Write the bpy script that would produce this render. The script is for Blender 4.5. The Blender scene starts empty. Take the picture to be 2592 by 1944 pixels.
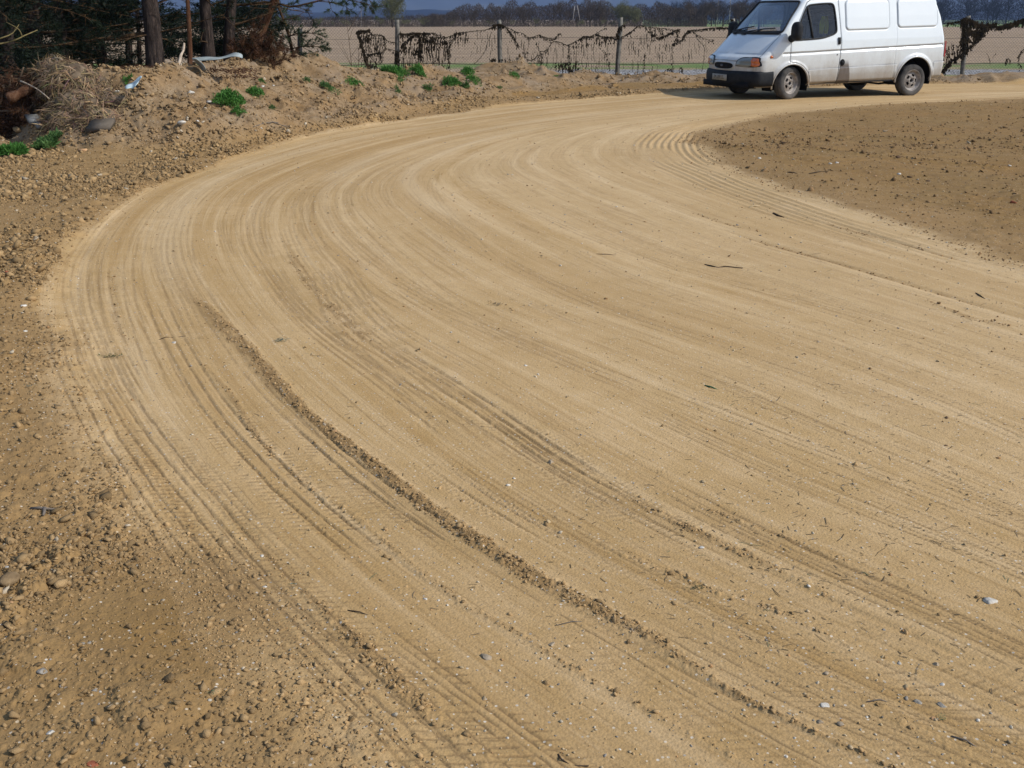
import bpy, math, random
import numpy as np
from mathutils import Vector, Matrix
random.seed(7)
S = bpy.context.scene
COL = S.collection
# ------------------------------------------------------------------ camera, light, exposure
F = 2600.0; CAMH = 1.46; HY = 42.0; CX = 1296.0; CY = 972.0
PITCH = math.atan((CY - HY) / F)
cam_d = bpy.data.cameras.new('camera'); cam = bpy.data.objects.new('camera', cam_d); COL.objects.link(cam)
cam.location = (0, 0, CAMH); cam.rotation_euler = (math.pi / 2 - PITCH, 0, 0)
cam_d.sensor_width = 36; cam_d.lens = 36 * F / 2592; cam_d.clip_start = 0.05; cam_d.clip_end = 60000
S.camera = cam
W = bpy.data.worlds.new('World'); S.world = W; W.use_nodes = True
SUN_EL = math.radians(41); SUN_AZ = math.radians(107)      # azimuth clockwise from +Y
nt = W.node_tree
sky = nt.nodes.new('ShaderNodeTexSky'); sky.sky_type = 'NISHITA'; sky.sun_disc = False
sky.sun_elevation = SUN_EL; sky.sun_rotation = SUN_AZ
sky.air_density = 1.0; sky.dust_density = 1.0; sky.ozone_density = 1.0
nt.links.new(sky.outputs[0], nt.nodes['Background'].inputs[0]); nt.nodes['Background'].inputs[1].default_value = 0.14
sun_d = bpy.data.lights.new('sun', 'SUN'); sun_d.energy = 3.55; sun_d.angle = math.radians(0.53); sun_d.color = (1, 0.96, 0.90)
sun = bpy.data.objects.new('sun', sun_d); COL.objects.link(sun)
sd = Vector((math.sin(SUN_AZ) * math.cos(SUN_EL), math.cos(SUN_AZ) * math.cos(SUN_EL), math.sin(SUN_EL)))
sun.rotation_euler = sd.to_track_quat('Z', 'Y').to_euler(); sun.location = sd * 30
S.view_settings.view_transform = 'Standard'; S.view_settings.look = 'None'
S.view_settings.exposure = 0.24; S.view_settings.gamma = 1; S.view_settings.use_curve_mapping = False
S.render.engine = 'CYCLES'
S.cycles.max_bounces = 6; S.cycles.transparent_max_bounces = 12; S.cycles.volume_bounces = 0
S.cycles.volume_step_rate = 10
# ------------------------------------------------------------------ pixel -> world (native photo pixels)
cp, sp = math.cos(PITCH), math.sin(PITCH)
def ray(X, Y):
    dx = (np.asarray(X, float) - CX) / F; dy = -(np.asarray(Y, float) - CY) / F
    return dx, cp + dy * sp, -sp + dy * cp
def gp(X, Y, z=0.0):
    a, b, c = ray(X, Y); t = (z - CAMH) / c
    return a * t, b * t
def atD(X, Y, D):
    a, b, c = ray(X, Y); t = D / b
    return np.array([a * t, D + 0 * t, CAMH + c * t])
# ------------------------------------------------------------------ mesh helpers
def mesh_np(name, V, Fq, mat=None, smooth=False, attrs=None, uv=None):
    """V (n,3), Fq list of int arrays each (m,k)"""
    me = bpy.data.meshes.new(name)
    V = np.ascontiguousarray(V, dtype=np.float32)
    if not isinstance(Fq, (list, tuple)): Fq = [Fq]
    Fq = [np.asarray(f, dtype=np.int32) for f in Fq if len(f)]
    loops = np.concatenate([f.ravel() for f in Fq])
    tot = np.concatenate([np.full(len(f), f.shape[1], np.int32) for f in Fq])
    start = np.concatenate([[0], np.cumsum(tot)[:-1]]).astype(np.int32)
    me.vertices.add(len(V)); me.loops.add(len(loops)); me.polygons.add(len(tot))
    me.vertices.foreach_set('co', V.ravel())
    me.loops.foreach_set('vertex_index', loops)
    me.polygons.foreach_set('loop_start', start)
    me.polygons.foreach_set('loop_total', tot)
    if smooth: me.polygons.foreach_set('use_smooth', np.ones(len(tot), bool))
    for k, a in (attrs or {}).items():
        a = np.asarray(a, np.float32)
        if a.ndim == 1:
            at = me.attributes.new(k, 'FLOAT', 'POINT'); at.data.foreach_set('value', a)
        else:
            if a.shape[1] == 3: a = np.hstack([a, np.ones((len(a), 1), np.float32)])
            at = me.attributes.new(k, 'FLOAT_COLOR', 'POINT'); at.data.foreach_set('color', a.ravel())
    if uv is not None:
        at = me.attributes.new('flow', 'FLOAT_VECTOR', 'POINT')
        at.data.foreach_set('vector', np.hstack([uv, np.zeros((len(uv), 1))]).astype(np.float32).ravel())
    me.update(calc_edges=True); me.validate(clean_customdata=False)
    if mat: me.materials.append(mat)
    return me
def link(name, me, parent=None, loc=(0, 0, 0), rot=(0, 0, 0)):
    o = bpy.data.objects.new(name, me); COL.objects.link(o); o.location = loc; o.rotation_euler = rot
    if parent: o.parent = parent
    return o
def tag(o, label=None, cat=None, group=None, kind=None):
    if label: o['label'] = label
    if cat: o['category'] = cat
    if group: o['group'] = group
    if kind: o['kind'] = kind
    return o
def empty(name, loc=(0, 0, 0), rz=0):
    o = bpy.data.objects.new(name, None); COL.objects.link(o); o.location = loc; o.rotation_euler = (0, 0, rz)
    o.empty_display_size = .1
    return o
class MB:
    """mesh collector"""
    def __init__(s): s.v = []; s.f = []; s.n = 0; s.c = []
    def add(s, V, Fs, col=None):
        V = np.asarray(V, float)
        for f in Fs: s.f.append(tuple(i + s.n for i in f))
        s.v.append(V); s.n += len(V)
        if col is not None: s.c.append(np.tile(np.asarray(col, float), (len(V), 1)))
    def box(s, x0, x1, y0, y1, z0, z1, M=None):
        V = np.array([[x, y, z] for x in (x0, x1) for y in (y0, y1) for z in (z0, z1)], float)
        if M is not None: V = np.array([list(M @ Vector(v)) for v in V])
        s.add(V, [(0, 1, 3, 2), (4, 6, 7, 5), (0, 4, 5, 1), (2, 3, 7, 6), (0, 2, 6, 4), (1, 5, 7, 3)])
    def tube(s, P, R, n=8, cap=True, col=None):
        P = np.asarray(P, float); m = len(P)
        R = np.full(m, R, float) if np.isscalar(R) else np.asarray(R, float)
        T = np.gradient(P, axis=0); T /= np.linalg.norm(T, axis=1)[:, None] + 1e-12
        ref = np.array([0, 0, 1.]) if abs(T[0][2]) < .9 else np.array([1., 0, 0])
        V = []
        u = np.cross(T[0], ref); u /= np.linalg.norm(u)
        for i in range(m):
            u = u - T[i] * (u @ T[i]); u /= np.linalg.norm(u) + 1e-12; w = np.cross(T[i], u)
            for k in range(n):
                a = 2 * math.pi * k / n; V.append(P[i] + R[i] * (math.cos(a) * u + math.sin(a) * w))
        Fs = [(i * n + k, i * n + (k + 1) % n, (i + 1) * n + (k + 1) % n, (i + 1) * n + k) for i in range(m - 1) for k in range(n)]
        if cap: Fs += [tuple(range(n))[::-1], tuple((m - 1) * n + k for k in range(n))]
        s.add(V, Fs, col)
    def lathe(s, prof, n=48, axis='Y'):
        """prof list of (r, a): radius and position along axis"""
        V = []
        for r, a in prof:
            for k in range(n):
                t = 2 * math.pi * k / n; V.append((r * math.cos(t), a, r * math.sin(t)))
        m = len(prof)
        s.add(V, [(i * n + k, (i + 1) * n + k, (i + 1) * n + (k + 1) % n, i * n + (k + 1) % n) for i in range(m - 1) for k in range(n)])
    def build(s, name, mat, parent=None, smooth=False, loc=(0, 0, 0), rot=(0, 0, 0)):
        V = np.vstack(s.v); by = {}
        for f in s.f: by.setdefault(len(f), []).append(f)
        me = mesh_np(name, V, [np.array(x) for x in by.values()], mat, smooth, {'col': np.vstack(s.c)} if s.c else None)
        return link(name, me, parent, loc, rot)
def smooth_by_angle(o, a=40):
    try:
        o.data.set_sharp_from_angle(angle=math.radians(a))
    except Exception: pass
# ------------------------------------------------------------------ numpy noise
def _h(ix, iy, seed):
    n = (ix.astype(np.int64) * 374761393 + iy.astype(np.int64) * 668265263 + seed * 974634777) & 0xFFFFFFFF
    n = ((n ^ (n >> 13)) * 1274126177) & 0xFFFFFFFF
    n = ((n ^ (n >> 16)) * 2246822519) & 0xFFFFFFFF
    return ((n ^ (n >> 15)) & 0xFFFFFF) / float(0xFFFFFF)
_RT = np.random.default_rng(5).random(1 << 18).astype(np.float32)      # 512 x 512 table
def vn(x, y, seed=0):
    x = np.asarray(x, np.float64); y = np.asarray(y, np.float64) + 0 * x
    fx0 = np.floor(x); fy0 = np.floor(y); fx = (x - fx0).astype(np.float32); fy = (y - fy0).astype(np.float32)
    ix = (fx0.astype(np.int32) + seed * 131) & 511; iy = (fy0.astype(np.int32) + seed * 57) & 511
    ix1 = (ix + 1) & 511; iy1 = ((iy + 1) & 511) << 9; iy = iy << 9
    fx = fx * fx * (3 - 2 * fx); fy = fy * fy * (3 - 2 * fy)
    a = _RT[iy + ix]; b = _RT[iy + ix1]; c = _RT[iy1 + ix]; d = _RT[iy1 + ix1]
    return (a + (b - a) * fx) * (1 - fy) + (c + (d - c) * fx) * fy
def fbm(x, y, sc, seed=0, octs=4, sp_=None):
    """sc = wavelength of first octave; sp_ = local mesh spacing, kills octaves it cannot carry. result about -1..1"""
    r = 0; a = 1.0; tot = 0; w = sc
    for o in range(octs):
        n = vn(x / w + 17.3 * o, y / w - 9.1 * o, seed + o) * 2 - 1
        k = a if sp_ is None else a * np.clip(w / (sp_ * 2.2) - 1, 0, 1)
        r = r + n * k; tot += a; a *= .5; w *= .5
    return r / tot * 1.5
_CT = np.random.default_rng(6).random((5, 1 << 18)).astype(np.float32)
def cells(x, y, sc, seed=0, keep=1.0, rmin=.25, rmax=.5, sharp=0.0):
    """irregular angular lumps on a jittered lattice: 0..1 (table driven)"""
    x = np.asarray(x); y = np.asarray(y)
    X = (x / sc); Y = (y / sc); fx0 = np.floor(X); fy0 = np.floor(Y)
    fx = (X - fx0).astype(np.float32); fy = (Y - fy0).astype(np.float32); ix = fx0.astype(np.int32) + seed * 37; iy = fy0.astype(np.int32) + seed * 91
    out = np.zeros(fx.shape, np.float32)
    for dx in (-1, 0, 1):
        for dy in (-1, 0, 1):
            k = (((iy + dy) & 511) << 9) + ((ix + dx) & 511)
            t1 = _CT[1][k]; r = rmin + (rmax - rmin) * _CT[2][k] ** 2
            ux = fx - dx - _CT[0][k]; uy = fy - dy - t1
            a = ux + (t1 - .5) * 1.2 * uy; b = uy - (t1 - .5) * 1.2 * ux
            d2 = (np.abs(a) + np.abs(b) * .55) ** 2 * .55 + (a * a + b * b * 1.4) * .5
            v = np.clip(1 - d2 / (r * r), 0, 1); v = v ** .55 * (r / rmax) * (_CT[3][k] < keep)
            out = np.maximum(out, v)
    return out
def sstep(a, b, x):
    t = np.clip((x - a) / (b - a), 0, 1); return t * t * (3 - 2 * t)
# ------------------------------------------------------------------ node helpers
def new_mat(name, rough=.8, spec=.3):
    m = bpy.data.materials.new(name); m.use_nodes = True
    b = m.node_tree.nodes['Principled BSDF']; b.inputs['Roughness'].default_value = rough
    b.inputs['Specular IOR Level'].default_value = spec
    return m, m.node_tree, b
class NT:
    def __init__(s, t): s.t = t
    def n(s, typ, **kw):
        nd = s.t.nodes.new(typ)
        for k, v in kw.items(): setattr(nd, k, v)
        return nd
    def L(s, a, b): s.t.links.new(a, b)
    def attr(s, name, out='Fac'): return s.n('ShaderNodeAttribute', attribute_name=name).outputs[out]
    def noise(s, vec, scale, detail=3, rough=.55, out=0):
        nd = s.n('ShaderNodeTexNoise'); nd.inputs['Scale'].default_value = scale; nd.inputs['Detail'].default_value = detail
        nd.inputs['Roughness'].default_value = rough
        if vec is not None: s.L(vec, nd.inputs['Vector'])
        return nd.outputs[out]
    def ramp(s, fac, stops):
        r = s.n('ShaderNodeValToRGB'); e = r.color_ramp.elements
        while len(e) < len(stops): e.new(.5)
        for i, (p, c) in enumerate(stops):
            e[i].position = p; e[i].color = (c, c, c, 1) if np.isscalar(c) else tuple(c) + (1,)
        s.L(fac, r.inputs[0]); return r.outputs[0]
    def mix(s, fac, a, b, mode='MIX'):
        m = s.n('ShaderNodeMix', data_type='RGBA', blend_type=mode)
        for i, v in ((0, fac), (6, a), (7, b)):
            if hasattr(v, 'links') or hasattr(v, 'is_linked'): s.L(v, m.inputs[i])
            elif i == 0: m.inputs[0].default_value = v
            else: m.inputs[i].default_value = tuple(v) + (1,) if len(v) == 3 else v
        return m.outputs[2]
    def math(s, op, a, b=0.0, c=None, clamp=False):
        m = s.n('ShaderNodeMath', operation=op, use_clamp=clamp)
        for i, v in enumerate((a, b, c)):
            if v is None: continue
            if hasattr(v, 'is_linked'): s.L(v, m.inputs[i])
            else: m.inputs[i].default_value = v
        return m.outputs[0]
    def bump(s, h, strength=.5, dist=.01, normal=None):
        b = s.n('ShaderNodeBump'); b.inputs['Strength'].default_value = strength; b.inputs['Distance'].default_value = dist
        s.L(h, b.inputs['Height'])
        if normal is not None: s.L(normal, b.inputs['Normal'])
        return b.outputs[0]
    def mapping(s, vec, scale):
        m = s.n('ShaderNodeMapping'); m.inputs['Scale'].default_value = scale; s.L(vec, m.inputs['Vector']); return m.outputs[0]
def simple_mat(name, col, rough=.8, spec=.3, var=.25, scale=8.0, bump=0.0, bscale=60.0, metallic=0.0, coords='Object', col2=None, coat=0):
    m, t, b = new_mat(name, rough, spec); N = NT(t)
    tc = N.n('ShaderNodeTexCoord').outputs[coords]
    nz = N.noise(tc, scale, 4, .6)
    c2 = col2 if col2 else tuple(min(1, c * (1 + var)) for c in col)
    c1 = tuple(c * (1 - var) for c in col)
    N.L(N.ramp(nz, [(.3, c1), (.7, c2)]), b.inputs['Base Color'])
    b.inputs['Metallic'].default_value = metallic
    if coat: b.inputs['Coat Weight'].default_value = coat
    if bump: N.L(N.bump(N.noise(tc, bscale, 4, .6), bump, .01), b.inputs['Normal'])
    return m
# ================================================================== GROUND
DS = 2592 / 2212.0
def dpts(L): 
    a = np.array(L, float) * DS
    x, y = gp(a[:, 0], a[:, 1]); return np.stack([x, y], 1)
def crom(P, step=.05):
    P = np.asarray(P, float); P = np.vstack([2 * P[0] - P[1], P, 2 * P[-1] - P[-2]]); out = []
    for i in range(1, len(P) - 2):
        p0, p1, p2, p3 = P[i - 1:i + 3]; n = max(2, int(np.linalg.norm(p2 - p1) / step)); 
        # centripetal-ish via chord scaled tangents
        d1 = np.linalg.norm(p2 - p1); m1 = (p2 - p0) / (np.linalg.norm(p2 - p0) + 1e-9) * d1; m2 = (p3 - p1) / (np.linalg.norm(p3 - p1) + 1e-9) * d1
        t = np.linspace(0, 1, n, endpoint=False)[:, None]
        out.append((2 * t**3 - 3 * t**2 + 1) * p1 + (t**3 - 2 * t**2 + t) * m1 + (-2 * t**3 + 3 * t**2) * p2 + (t**3 - t**2) * m2)
    out.append(P[-2:-1]); return np.vstack(out)
GUIDES = [
 [(720,1720),(650,1620),(525,1500),(435,1400),(350,1300),(285,1190),(226,1060),(174,930),(130,820),(105,720),(100,640),(115,590),(150,530),(210,470),(320,405),(460,355),(640,300),(850,262),(1100,228),(1400,203),(1700,190),(2212,180)],
 [(1900,1640),(1600,1500),(1400,1370),(1150,1240),(950,1110),(800,1000),(640,870),(540,760),(460,660),(410,580),(395,510),(420,440),(490,385),(600,343),(770,300),(960,268),(1200,238),(1500,211),(1800,198),(2212,188)],
 [(2212,1460),(1900,1320),(1673,1229),(1451,1120),(1280,1030),(1109,921),(940,810),(779,716),(680,620),(620,540),(600,480),(620,420),(700,370),(830,322),(1010,283),(1250,250),(1550,222),(1850,205),(2212,194)],
 [(2212,985),(2000,900),(1688,778),(1490,715),(1300,649),(1100,560),(960,480),(880,420),(880,375),(940,340),(1040,305),(1180,275),(1380,250),(1600,229),(1900,211),(2212,199)],
 [(2212,690),(2000,625),(1800,565),(1585,504),(1400,440),(1270,390),(1200,350),(1200,320),(1260,292),(1360,268),(1500,248),(1700,230),(1920,217),(2212,205)],
 [(2212,560),(2000,500),(1800,440),(1650,390),(1550,352),(1510,325),(1508,300),(1545,280),(1610,262),(1750,242),(1900,229),(2212,214)],
]
def guide(L, ns=700):
    P = dpts(L)
    d = P[0] - P[1]; d /= np.linalg.norm(d); P = np.vstack([P[0] + d * 3.0, P])
    e = P[-1] - P[-2]; e /= np.linalg.norm(e); P = np.vstack([P, P[-1] + e * 4, P[-1] + e * 12 * np.array([1, .9])])
    C = crom(P, .05)
    for _ in range(30):                       # a light smoothing
        C[1:-1] = .25 * C[:-2] + .5 * C[1:-1] + .25 * C[2:]
    s = np.concatenate([[0], np.cumsum(np.linalg.norm(np.diff(C, axis=0), axis=1))])
    k = int(np.argmin(C[:, 0])); h = ns // 2
    sa = np.linspace(0, s[k], h, endpoint=False); sb = np.linspace(s[k], s[-1], ns - h)
    ss = np.concatenate([sa, sb])
    return np.stack([np.interp(ss, s, C[:, 0]), np.interp(ss, s, C[:, 1])], 1)
NS = 700; G = np.stack([guide(g, NS) for g in GUIDES], 1)        # (NS, 6, 2)
for _ in range(40): G[1:-1] = .25 * G[:-2] + .5 * G[1:-1] + .25 * G[2:]
# extend one strip either side, then resample w smoothly
GE = np.concatenate([2 * G[:, :1] - G[:, 1:2], G, 2 * G[:, -1:] - G[:, -2:-1]], 1)
NWS = 12
cols = []
for i in range(1, 6):
    for t in np.linspace(0, 1, NWS, endpoint=False):
        p0, p1, p2, p3 = GE[:, i - 1], GE[:, i], GE[:, i + 1], GE[:, i + 2]
        m1 = (p2 - p0) / 2; m2 = (p3 - p1) / 2
        if i == 1: m1 = p2 - p1
        if i == 5: m2 = p2 - p1
        cols.append((2 * t**3 - 3 * t**2 + 1) * p1 + (t**3 - 2 * t**2 + t) * m1 + (-2 * t**3 + 3 * t**2) * p2 + (t**3 - t**2) * m2)
cols.append(G[:, -1])
EXT = 8
e0 = cols[0] - cols[1]; e1 = cols[-1] - cols[-2]
cols = [cols[0] + e0 * k for k in range(EXT, 0, -1)] + cols + [cols[-1] + e1 * k for k in range(1, EXT + 1)]
T = np.stack(cols, 1)                                            # (NS, NW, 2)
NW = T.shape[1]
WV = (np.arange(NW) - EXT) / (5.0 * NWS)                         # w value of each column, 0 outer .. 1 inner
mid = T[:, EXT + NWS]                                            # arc length along second guide gives metres along
ARC = np.concatenate([[0], np.cumsum(np.linalg.norm(np.diff(mid, axis=0), axis=1))])
# scatter grid for the starting guess
GX0, GY0, GD = -9.0, -3.0, .08; GNX, GNY = 520, 460
gi = np.full((GNX, GNY), -1, np.int64)
Tf = []
for a in np.linspace(0, 1, 4, endpoint=False):
    for b in np.linspace(0, 1, 6, endpoint=False):
        q = T[:-1, :-1] * (1 - a) * (1 - b) + T[1:, :-1] * a * (1 - b) + T[:-1, 1:] * (1 - a) * b + T[1:, 1:] * a * b
        ix = ((q[..., 0] - GX0) / GD).astype(int); iy = ((q[..., 1] - GY0) / GD).astype(int)
        ok = (ix >= 0) & (ix < GNX) & (iy >= 0) & (iy < GNY)
        ii, jj = np.nonzero(ok); gi[ix[ok], iy[ok]] = ii * NW + jj
for _ in range(3):
    for sh in ((1, 0), (-1, 0), (0, 1), (0, -1)):
        r = np.roll(gi, sh, (0, 1)); gi = np.where(gi < 0, r, gi)
def flow(x, y):
    """world -> (row float, w, metres per unit w, inside)"""
    shp = x.shape; x = x.ravel(); y = y.ravel()
    ix = ((x - GX0) / GD).astype(int); iy = ((y - GY0) / GD).astype(int)
    ok = (ix >= 0) & (ix < GNX) & (iy >= 0) & (iy < GNY)
    g = np.where(ok, gi[np.clip(ix, 0, GNX - 1), np.clip(iy, 0, GNY - 1)], -1); ok &= g >= 0
    R = np.full(len(x), -1.0); Wd = np.full(len(x), -9.0); Mw = np.ones(len(x))
    k = np.nonzero(ok)[0]
    r = (g[k] // NW).astype(float); c = (g[k] % NW).astype(float); X = x[k]; Y = y[k]
    for it in range(8):
        i = np.clip(np.floor(r), 0, NS - 2).astype(int); j = np.clip(np.floor(c), 0, NW - 2).astype(int)
        a = (r - i)[:, None]; b = (c - j)[:, None]
        p00 = T[i, j]; p10 = T[i + 1, j]; p01 = T[i, j + 1]; p11 = T[i + 1, j + 1]
        P = p00 * (1 - a) * (1 - b) + p10 * a * (1 - b) + p01 * (1 - a) * b + p11 * a * b
        Pr = (p10 - p00) * (1 - b) + (p11 - p01) * b; Pc = (p01 - p00) * (1 - a) + (p11 - p10) * a
        dx = X - P[:, 0]; dy = Y - P[:, 1]; det = Pr[:, 0] * Pc[:, 1] - Pr[:, 1] * Pc[:, 0]
        det = np.where(np.abs(det) < 1e-9, 1e-9, det)
        dr = (dx * Pc[:, 1] - dy * Pc[:, 0]) / det; dc = (-dx * Pr[:, 1] + dy * Pr[:, 0]) / det
        r = np.clip(r + np.clip(dr, -8, 8), 0, NS - 1.001); c = np.clip(c + np.clip(dc, -4, 4), 0, NW - 1.001)
    good = (np.hypot(dx, dy) < .03) & (r > 0.01) & (r < NS - 1.01)
    kk = k[good]
    R[kk] = r[good]; Wd[kk] = (c[good] - EXT) / (5.0 * NWS); Mw[kk] = np.linalg.norm(Pc[good], axis=1) * 5 * NWS
    return R.reshape(shp), Wd.reshape(shp), Mw.reshape(shp)
def feat(L):
    a = np.array(L, float) * DS; x, y = gp(a[:, 0], a[:, 1]); r, w, m = flow(x, y)
    k = (r >= 0); r = r[k]; w = w[k]; s = np.interp(r, np.arange(NS), ARC); o = np.argsort(s); return s[o], w[o]
rng = np.random.default_rng(11)
WINDROWS = [  # points (display px), half width m, height m, looseness
 ([(430,650),(540,760),(640,870),(800,1000),(950,1110),(1150,1240),(1400,1370),(1480,1425)], .044, .010, .9),
 ([(1300,1312),(1400,1370),(1600,1500),(1750,1570),(1900,1640),(2100,1750),(2300,1880)], .019, .006, .8),
 ([(427,770),(500,850),(570,960),(640,1030),(760,1110),(858,1195),(1000,1300),(1120,1370),(1250,1450),(1400,1530),(1600,1640),(1800,1760)], .015, .003, .45),
 ([(640,1270),(694,1318),(780,1400),(880,1500),(1033,1630)], .030, .006, .8),
 ([(1040,640),(1200,700),(1451,1120)][:2], .05, .004, .45),
 ([(1330,1060),(1451,1120),(1560,1175),(1673,1229),(1800,1290)], .026, .006, .7),
 ([(1754,474),(1850,500),(2000,540),(2129,577)], .035, -.012, .55),
 ([(1480,455),(1560,480),(1680,510)], .04, -.006, .5),
 ([(1585,504),(1800,565),(2000,625),(2212,690)], .03, -.012, .5),
 ([(1980,640),(2100,690),(2212,712)], .05, .006, .6),
 ([(1778,1292),(1900,1345),(2050,1410),(2212,1474)], .012, -.010, .35),
 ([(1300,1170),(1500,1260),(1700,1330),(1850,1400)], .04, .004, .5),
 ([(620,540),(680,620),(779,716),(860,765)], .05, .003, .5),
 ([(250,560),(240,640),(250,700),(300,800)], .04, -.004, .35),
 ([(1380,1040),(1560,1110),(1750,1180),(1930,1260)], .02, .003, .4),
 ([(700,660),(780,760),(840,770)], .035, .004, .4),
 ([(1330,1370),(1500,1460),(1700,1560)], .012, -.008, .4),
 ([(1660,1420),(1900,1520),(2100,1640)], .03, .004, .5),
]
FEATS = [feat(L) + (hw, hh, lo) for L, hw, hh, lo in WINDROWS]
# tyre tracks: (s array, w array, tyre width, number of grooves, depth, lug strength)
TRK = []
SMAX = ARC[-1]
for k in range(165):
    u = rng.random()
    if k < 40: w0 = .03 + .34 * rng.random()
    elif k < 62: w0 = .90 + .095 * rng.random()
    else: w0 = .3 + .62 * rng.random()
    s0 = rng.uniform(-2, SMAX * .60); ln = rng.uniform(5, 26)
    ss = np.linspace(s0, s0 + ln, 8)
    w = w0 + np.cumsum(rng.normal(0, .009, 8)) + rng.normal(0, .028 if k % 6 else .11) * np.linspace(-1, 1, 8)
    TRK.append((ss, w, rng.uniform(.10, .19), int(rng.integers(1, 5)), rng.uniform(.0010, .0028), float(rng.choice([0, .5, .8, 1.0]) * (1.0 if w0 < .42 else (.25 if w0 < .9 else 0))), rng.uniform(.025, .04)))
for L, n, dp, lg in [([(200,740),(240,830),(330,960),(440,1090),(560,1230),(700,1400),(860,1580)], 3, .005, .8), ([(130,700),(150,800),(230,960),(330,1110),(450,1260),(580,1400),(700,1520)], 3, .0045, 1.0),
                     ([(330,640),(390,760),(480,900),(620,1050),(800,1200),(960,1320),(1200,1480)], 3, .006, 1.0),
                     ([(600,860),(760,1010),(1000,1170),(1250,1320),(1500,1440),(1700,1540)], 2, .007, .2), ([(780,716),(940,815),(1109,925),(1290,1040),(1450,1110)], 3, .007, .3),
                     ([(880,960),(1050,1080),(1300,1220),(1480,1300)], 2, .005, .8), ([(1100,1500),(1300,1560),(1500,1640)], 3, .006, 1.0)]:
    s, w = feat(L)
    if len(s) > 1: TRK.append((s, w, .15, n, dp, lg, .032))
TONES = []                                                       # broad paler / darker wheel bands
for k in range(26):
    s0 = rng.uniform(-4, SMAX * .7); TONES.append((rng.uniform(0, 1), s0, s0 + rng.uniform(5, 16), rng.uniform(.05, .16), rng.choice([-1, 1]) * rng.uniform(.3, 1)))
# ridge of the earth bank, native px and depth
RIDGE = [(-700,520,8.5),(-330,420,10.5),(-60,345,13.2),(60,290,13.6),(120,215,13.6),(190,205,13.4),(330,203,13.4),(430,206,13.8),(480,196,14.4),(560,186,15.2),(630,158,16.6),(700,152,18),(800,163,19.6),(900,172,21.0),(1000,179,22.2),(1130,184,23.2),(1200,178,23.6),(1270,171,24.0),(1330,174,24.3),(1400,190,25.0),(1500,196,25.6),(1700,197,25.8),(2000,196,25.6),(2450,196,25.6),(2700,196,25.6),(3300,196,25.6)]
RP = np.array([atD(x, y, d) for x, y, d in RIDGE])
RDW = np.interp(np.arange(len(RP)), [0, 4, 6, 8, 12, 15, 19, 20, 25], [1.0, 1.0, 1.9, 1.8, 3.3, 3.2, 2.4, 1.3, 1.2])    # width of the road-side slope
def _dens(P, n=20):
    t = np.linspace(0, len(P) - 1, (len(P) - 1) * n + 1); return np.stack([np.interp(t, np.arange(len(P)), P[:, i]) for i in range(P.shape[1])], 1)
RD = _dens(np.column_stack([RP, RDW]), 12)
RDs = RD[:-1]; RDe = RD[1:]
def bank(x, y):
    """height of the earth bank and a 0..1 mask; cheap polyline distance on a coarse lattice then bilinear"""
    gx = np.clip((x - BX0) / BD, 0, BNX - 1.001); gy = np.clip((y - BY0) / BD, 0, BNY - 1.001)
    i = gx.astype(int); j = gy.astype(int); a = gx - i; b = gy - j
    f = lambda M: (M[i, j] * (1 - a) + M[i + 1, j] * a) * (1 - b) + (M[i, j + 1] * (1 - a) + M[i + 1, j + 1] * a) * b
    return f(BH), f(BM)
BX0, BY0, BD, BNX, BNY = -14.0, 4.0, .10, 400, 300
_bx, _by = np.meshgrid(BX0 + BD * np.arange(BNX), BY0 + BD * np.arange(BNY), indexing='ij')
best = np.full(_bx.shape, 1e9); BH = np.zeros(_bx.shape); BM = np.zeros(_bx.shape)
for (x0, y0, z0, w0), (x1, y1, z1, w1) in zip(RDs, RDe):
    dx, dy = x1 - x0, y1 - y0; L2 = dx * dx + dy * dy + 1e-9
    t = np.clip(((_bx - x0) * dx + (_by - y0) * dy) / L2, 0, 1)
    ex = _bx - (x0 + t * dx); ey = _by - (y0 + t * dy); d = np.hypot(ex, ey)
    sgn = np.sign(dx * ey - dy * ex)                             # + = far side of the ridge
    zc = z0 + t * (z1 - z0); wd = w0 + t * (w1 - w0)
    prof = np.where(sgn > 0, np.exp(-(d / np.maximum(.9, wd * .55)) ** 2), np.where(d < wd, (1 - d / wd) ** 1.15, 0))
    up = d < best
    best = np.where(up, d, best); BH = np.where(up, zc * prof, BH); BM = np.where(up, np.where(sgn > 0, np.exp(-(d / 1.6) ** 2), sstep(0, .35, 1 - d / wd)), BM)
for _ in range(2):
    BH[1:-1, 1:-1] = (BH[1:-1, 1:-1] * 4 + BH[:-2, 1:-1] + BH[2:, 1:-1] + BH[1:-1, :-2] + BH[1:-1, 2:]) / 8
SCRAPE = [np.array([gp(a, b) for a, b in L]).reshape(-1, 2) for L in ([(1958,361),(2060,384),(2150,396),(2260,405),(2386,414),(2540,424)], [(1780,372),(1880,384),(1990,398),(2060,407)], [(2010,342),(2200,348),(2420,356),(2592,352)], [(2100,470),(2300,500),(2560,540)])]
def scrape(x, y):
    """0..1 along the crumbly scrape lines of the inner earth patch"""
    out = np.zeros(x.shape)
    for n_, (L, wd) in enumerate(zip(SCRAPE, (.085, .06, .10, .05))):
        d = np.full(x.shape, 9.0)
        for (x0, y0), (x1, y1) in zip(L[:-1], L[1:]):
            vx, vy = x1 - x0, y1 - y0; t = np.clip(((x - x0) * vx + (y - y0) * vy) / (vx * vx + vy * vy), 0, 1); d = np.minimum(d, np.hypot(x - x0 - t * vx, y - y0 - t * vy))
        out = np.maximum(out, np.exp(-(d / (wd * (.6 + .9 * vn(x / .5, y / .5, 140 + n_)))) ** 2) * (.35 + .65 * sstep(.3, .6, vn(x / .8, y / .8, 150 + n_))))
    return out
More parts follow.
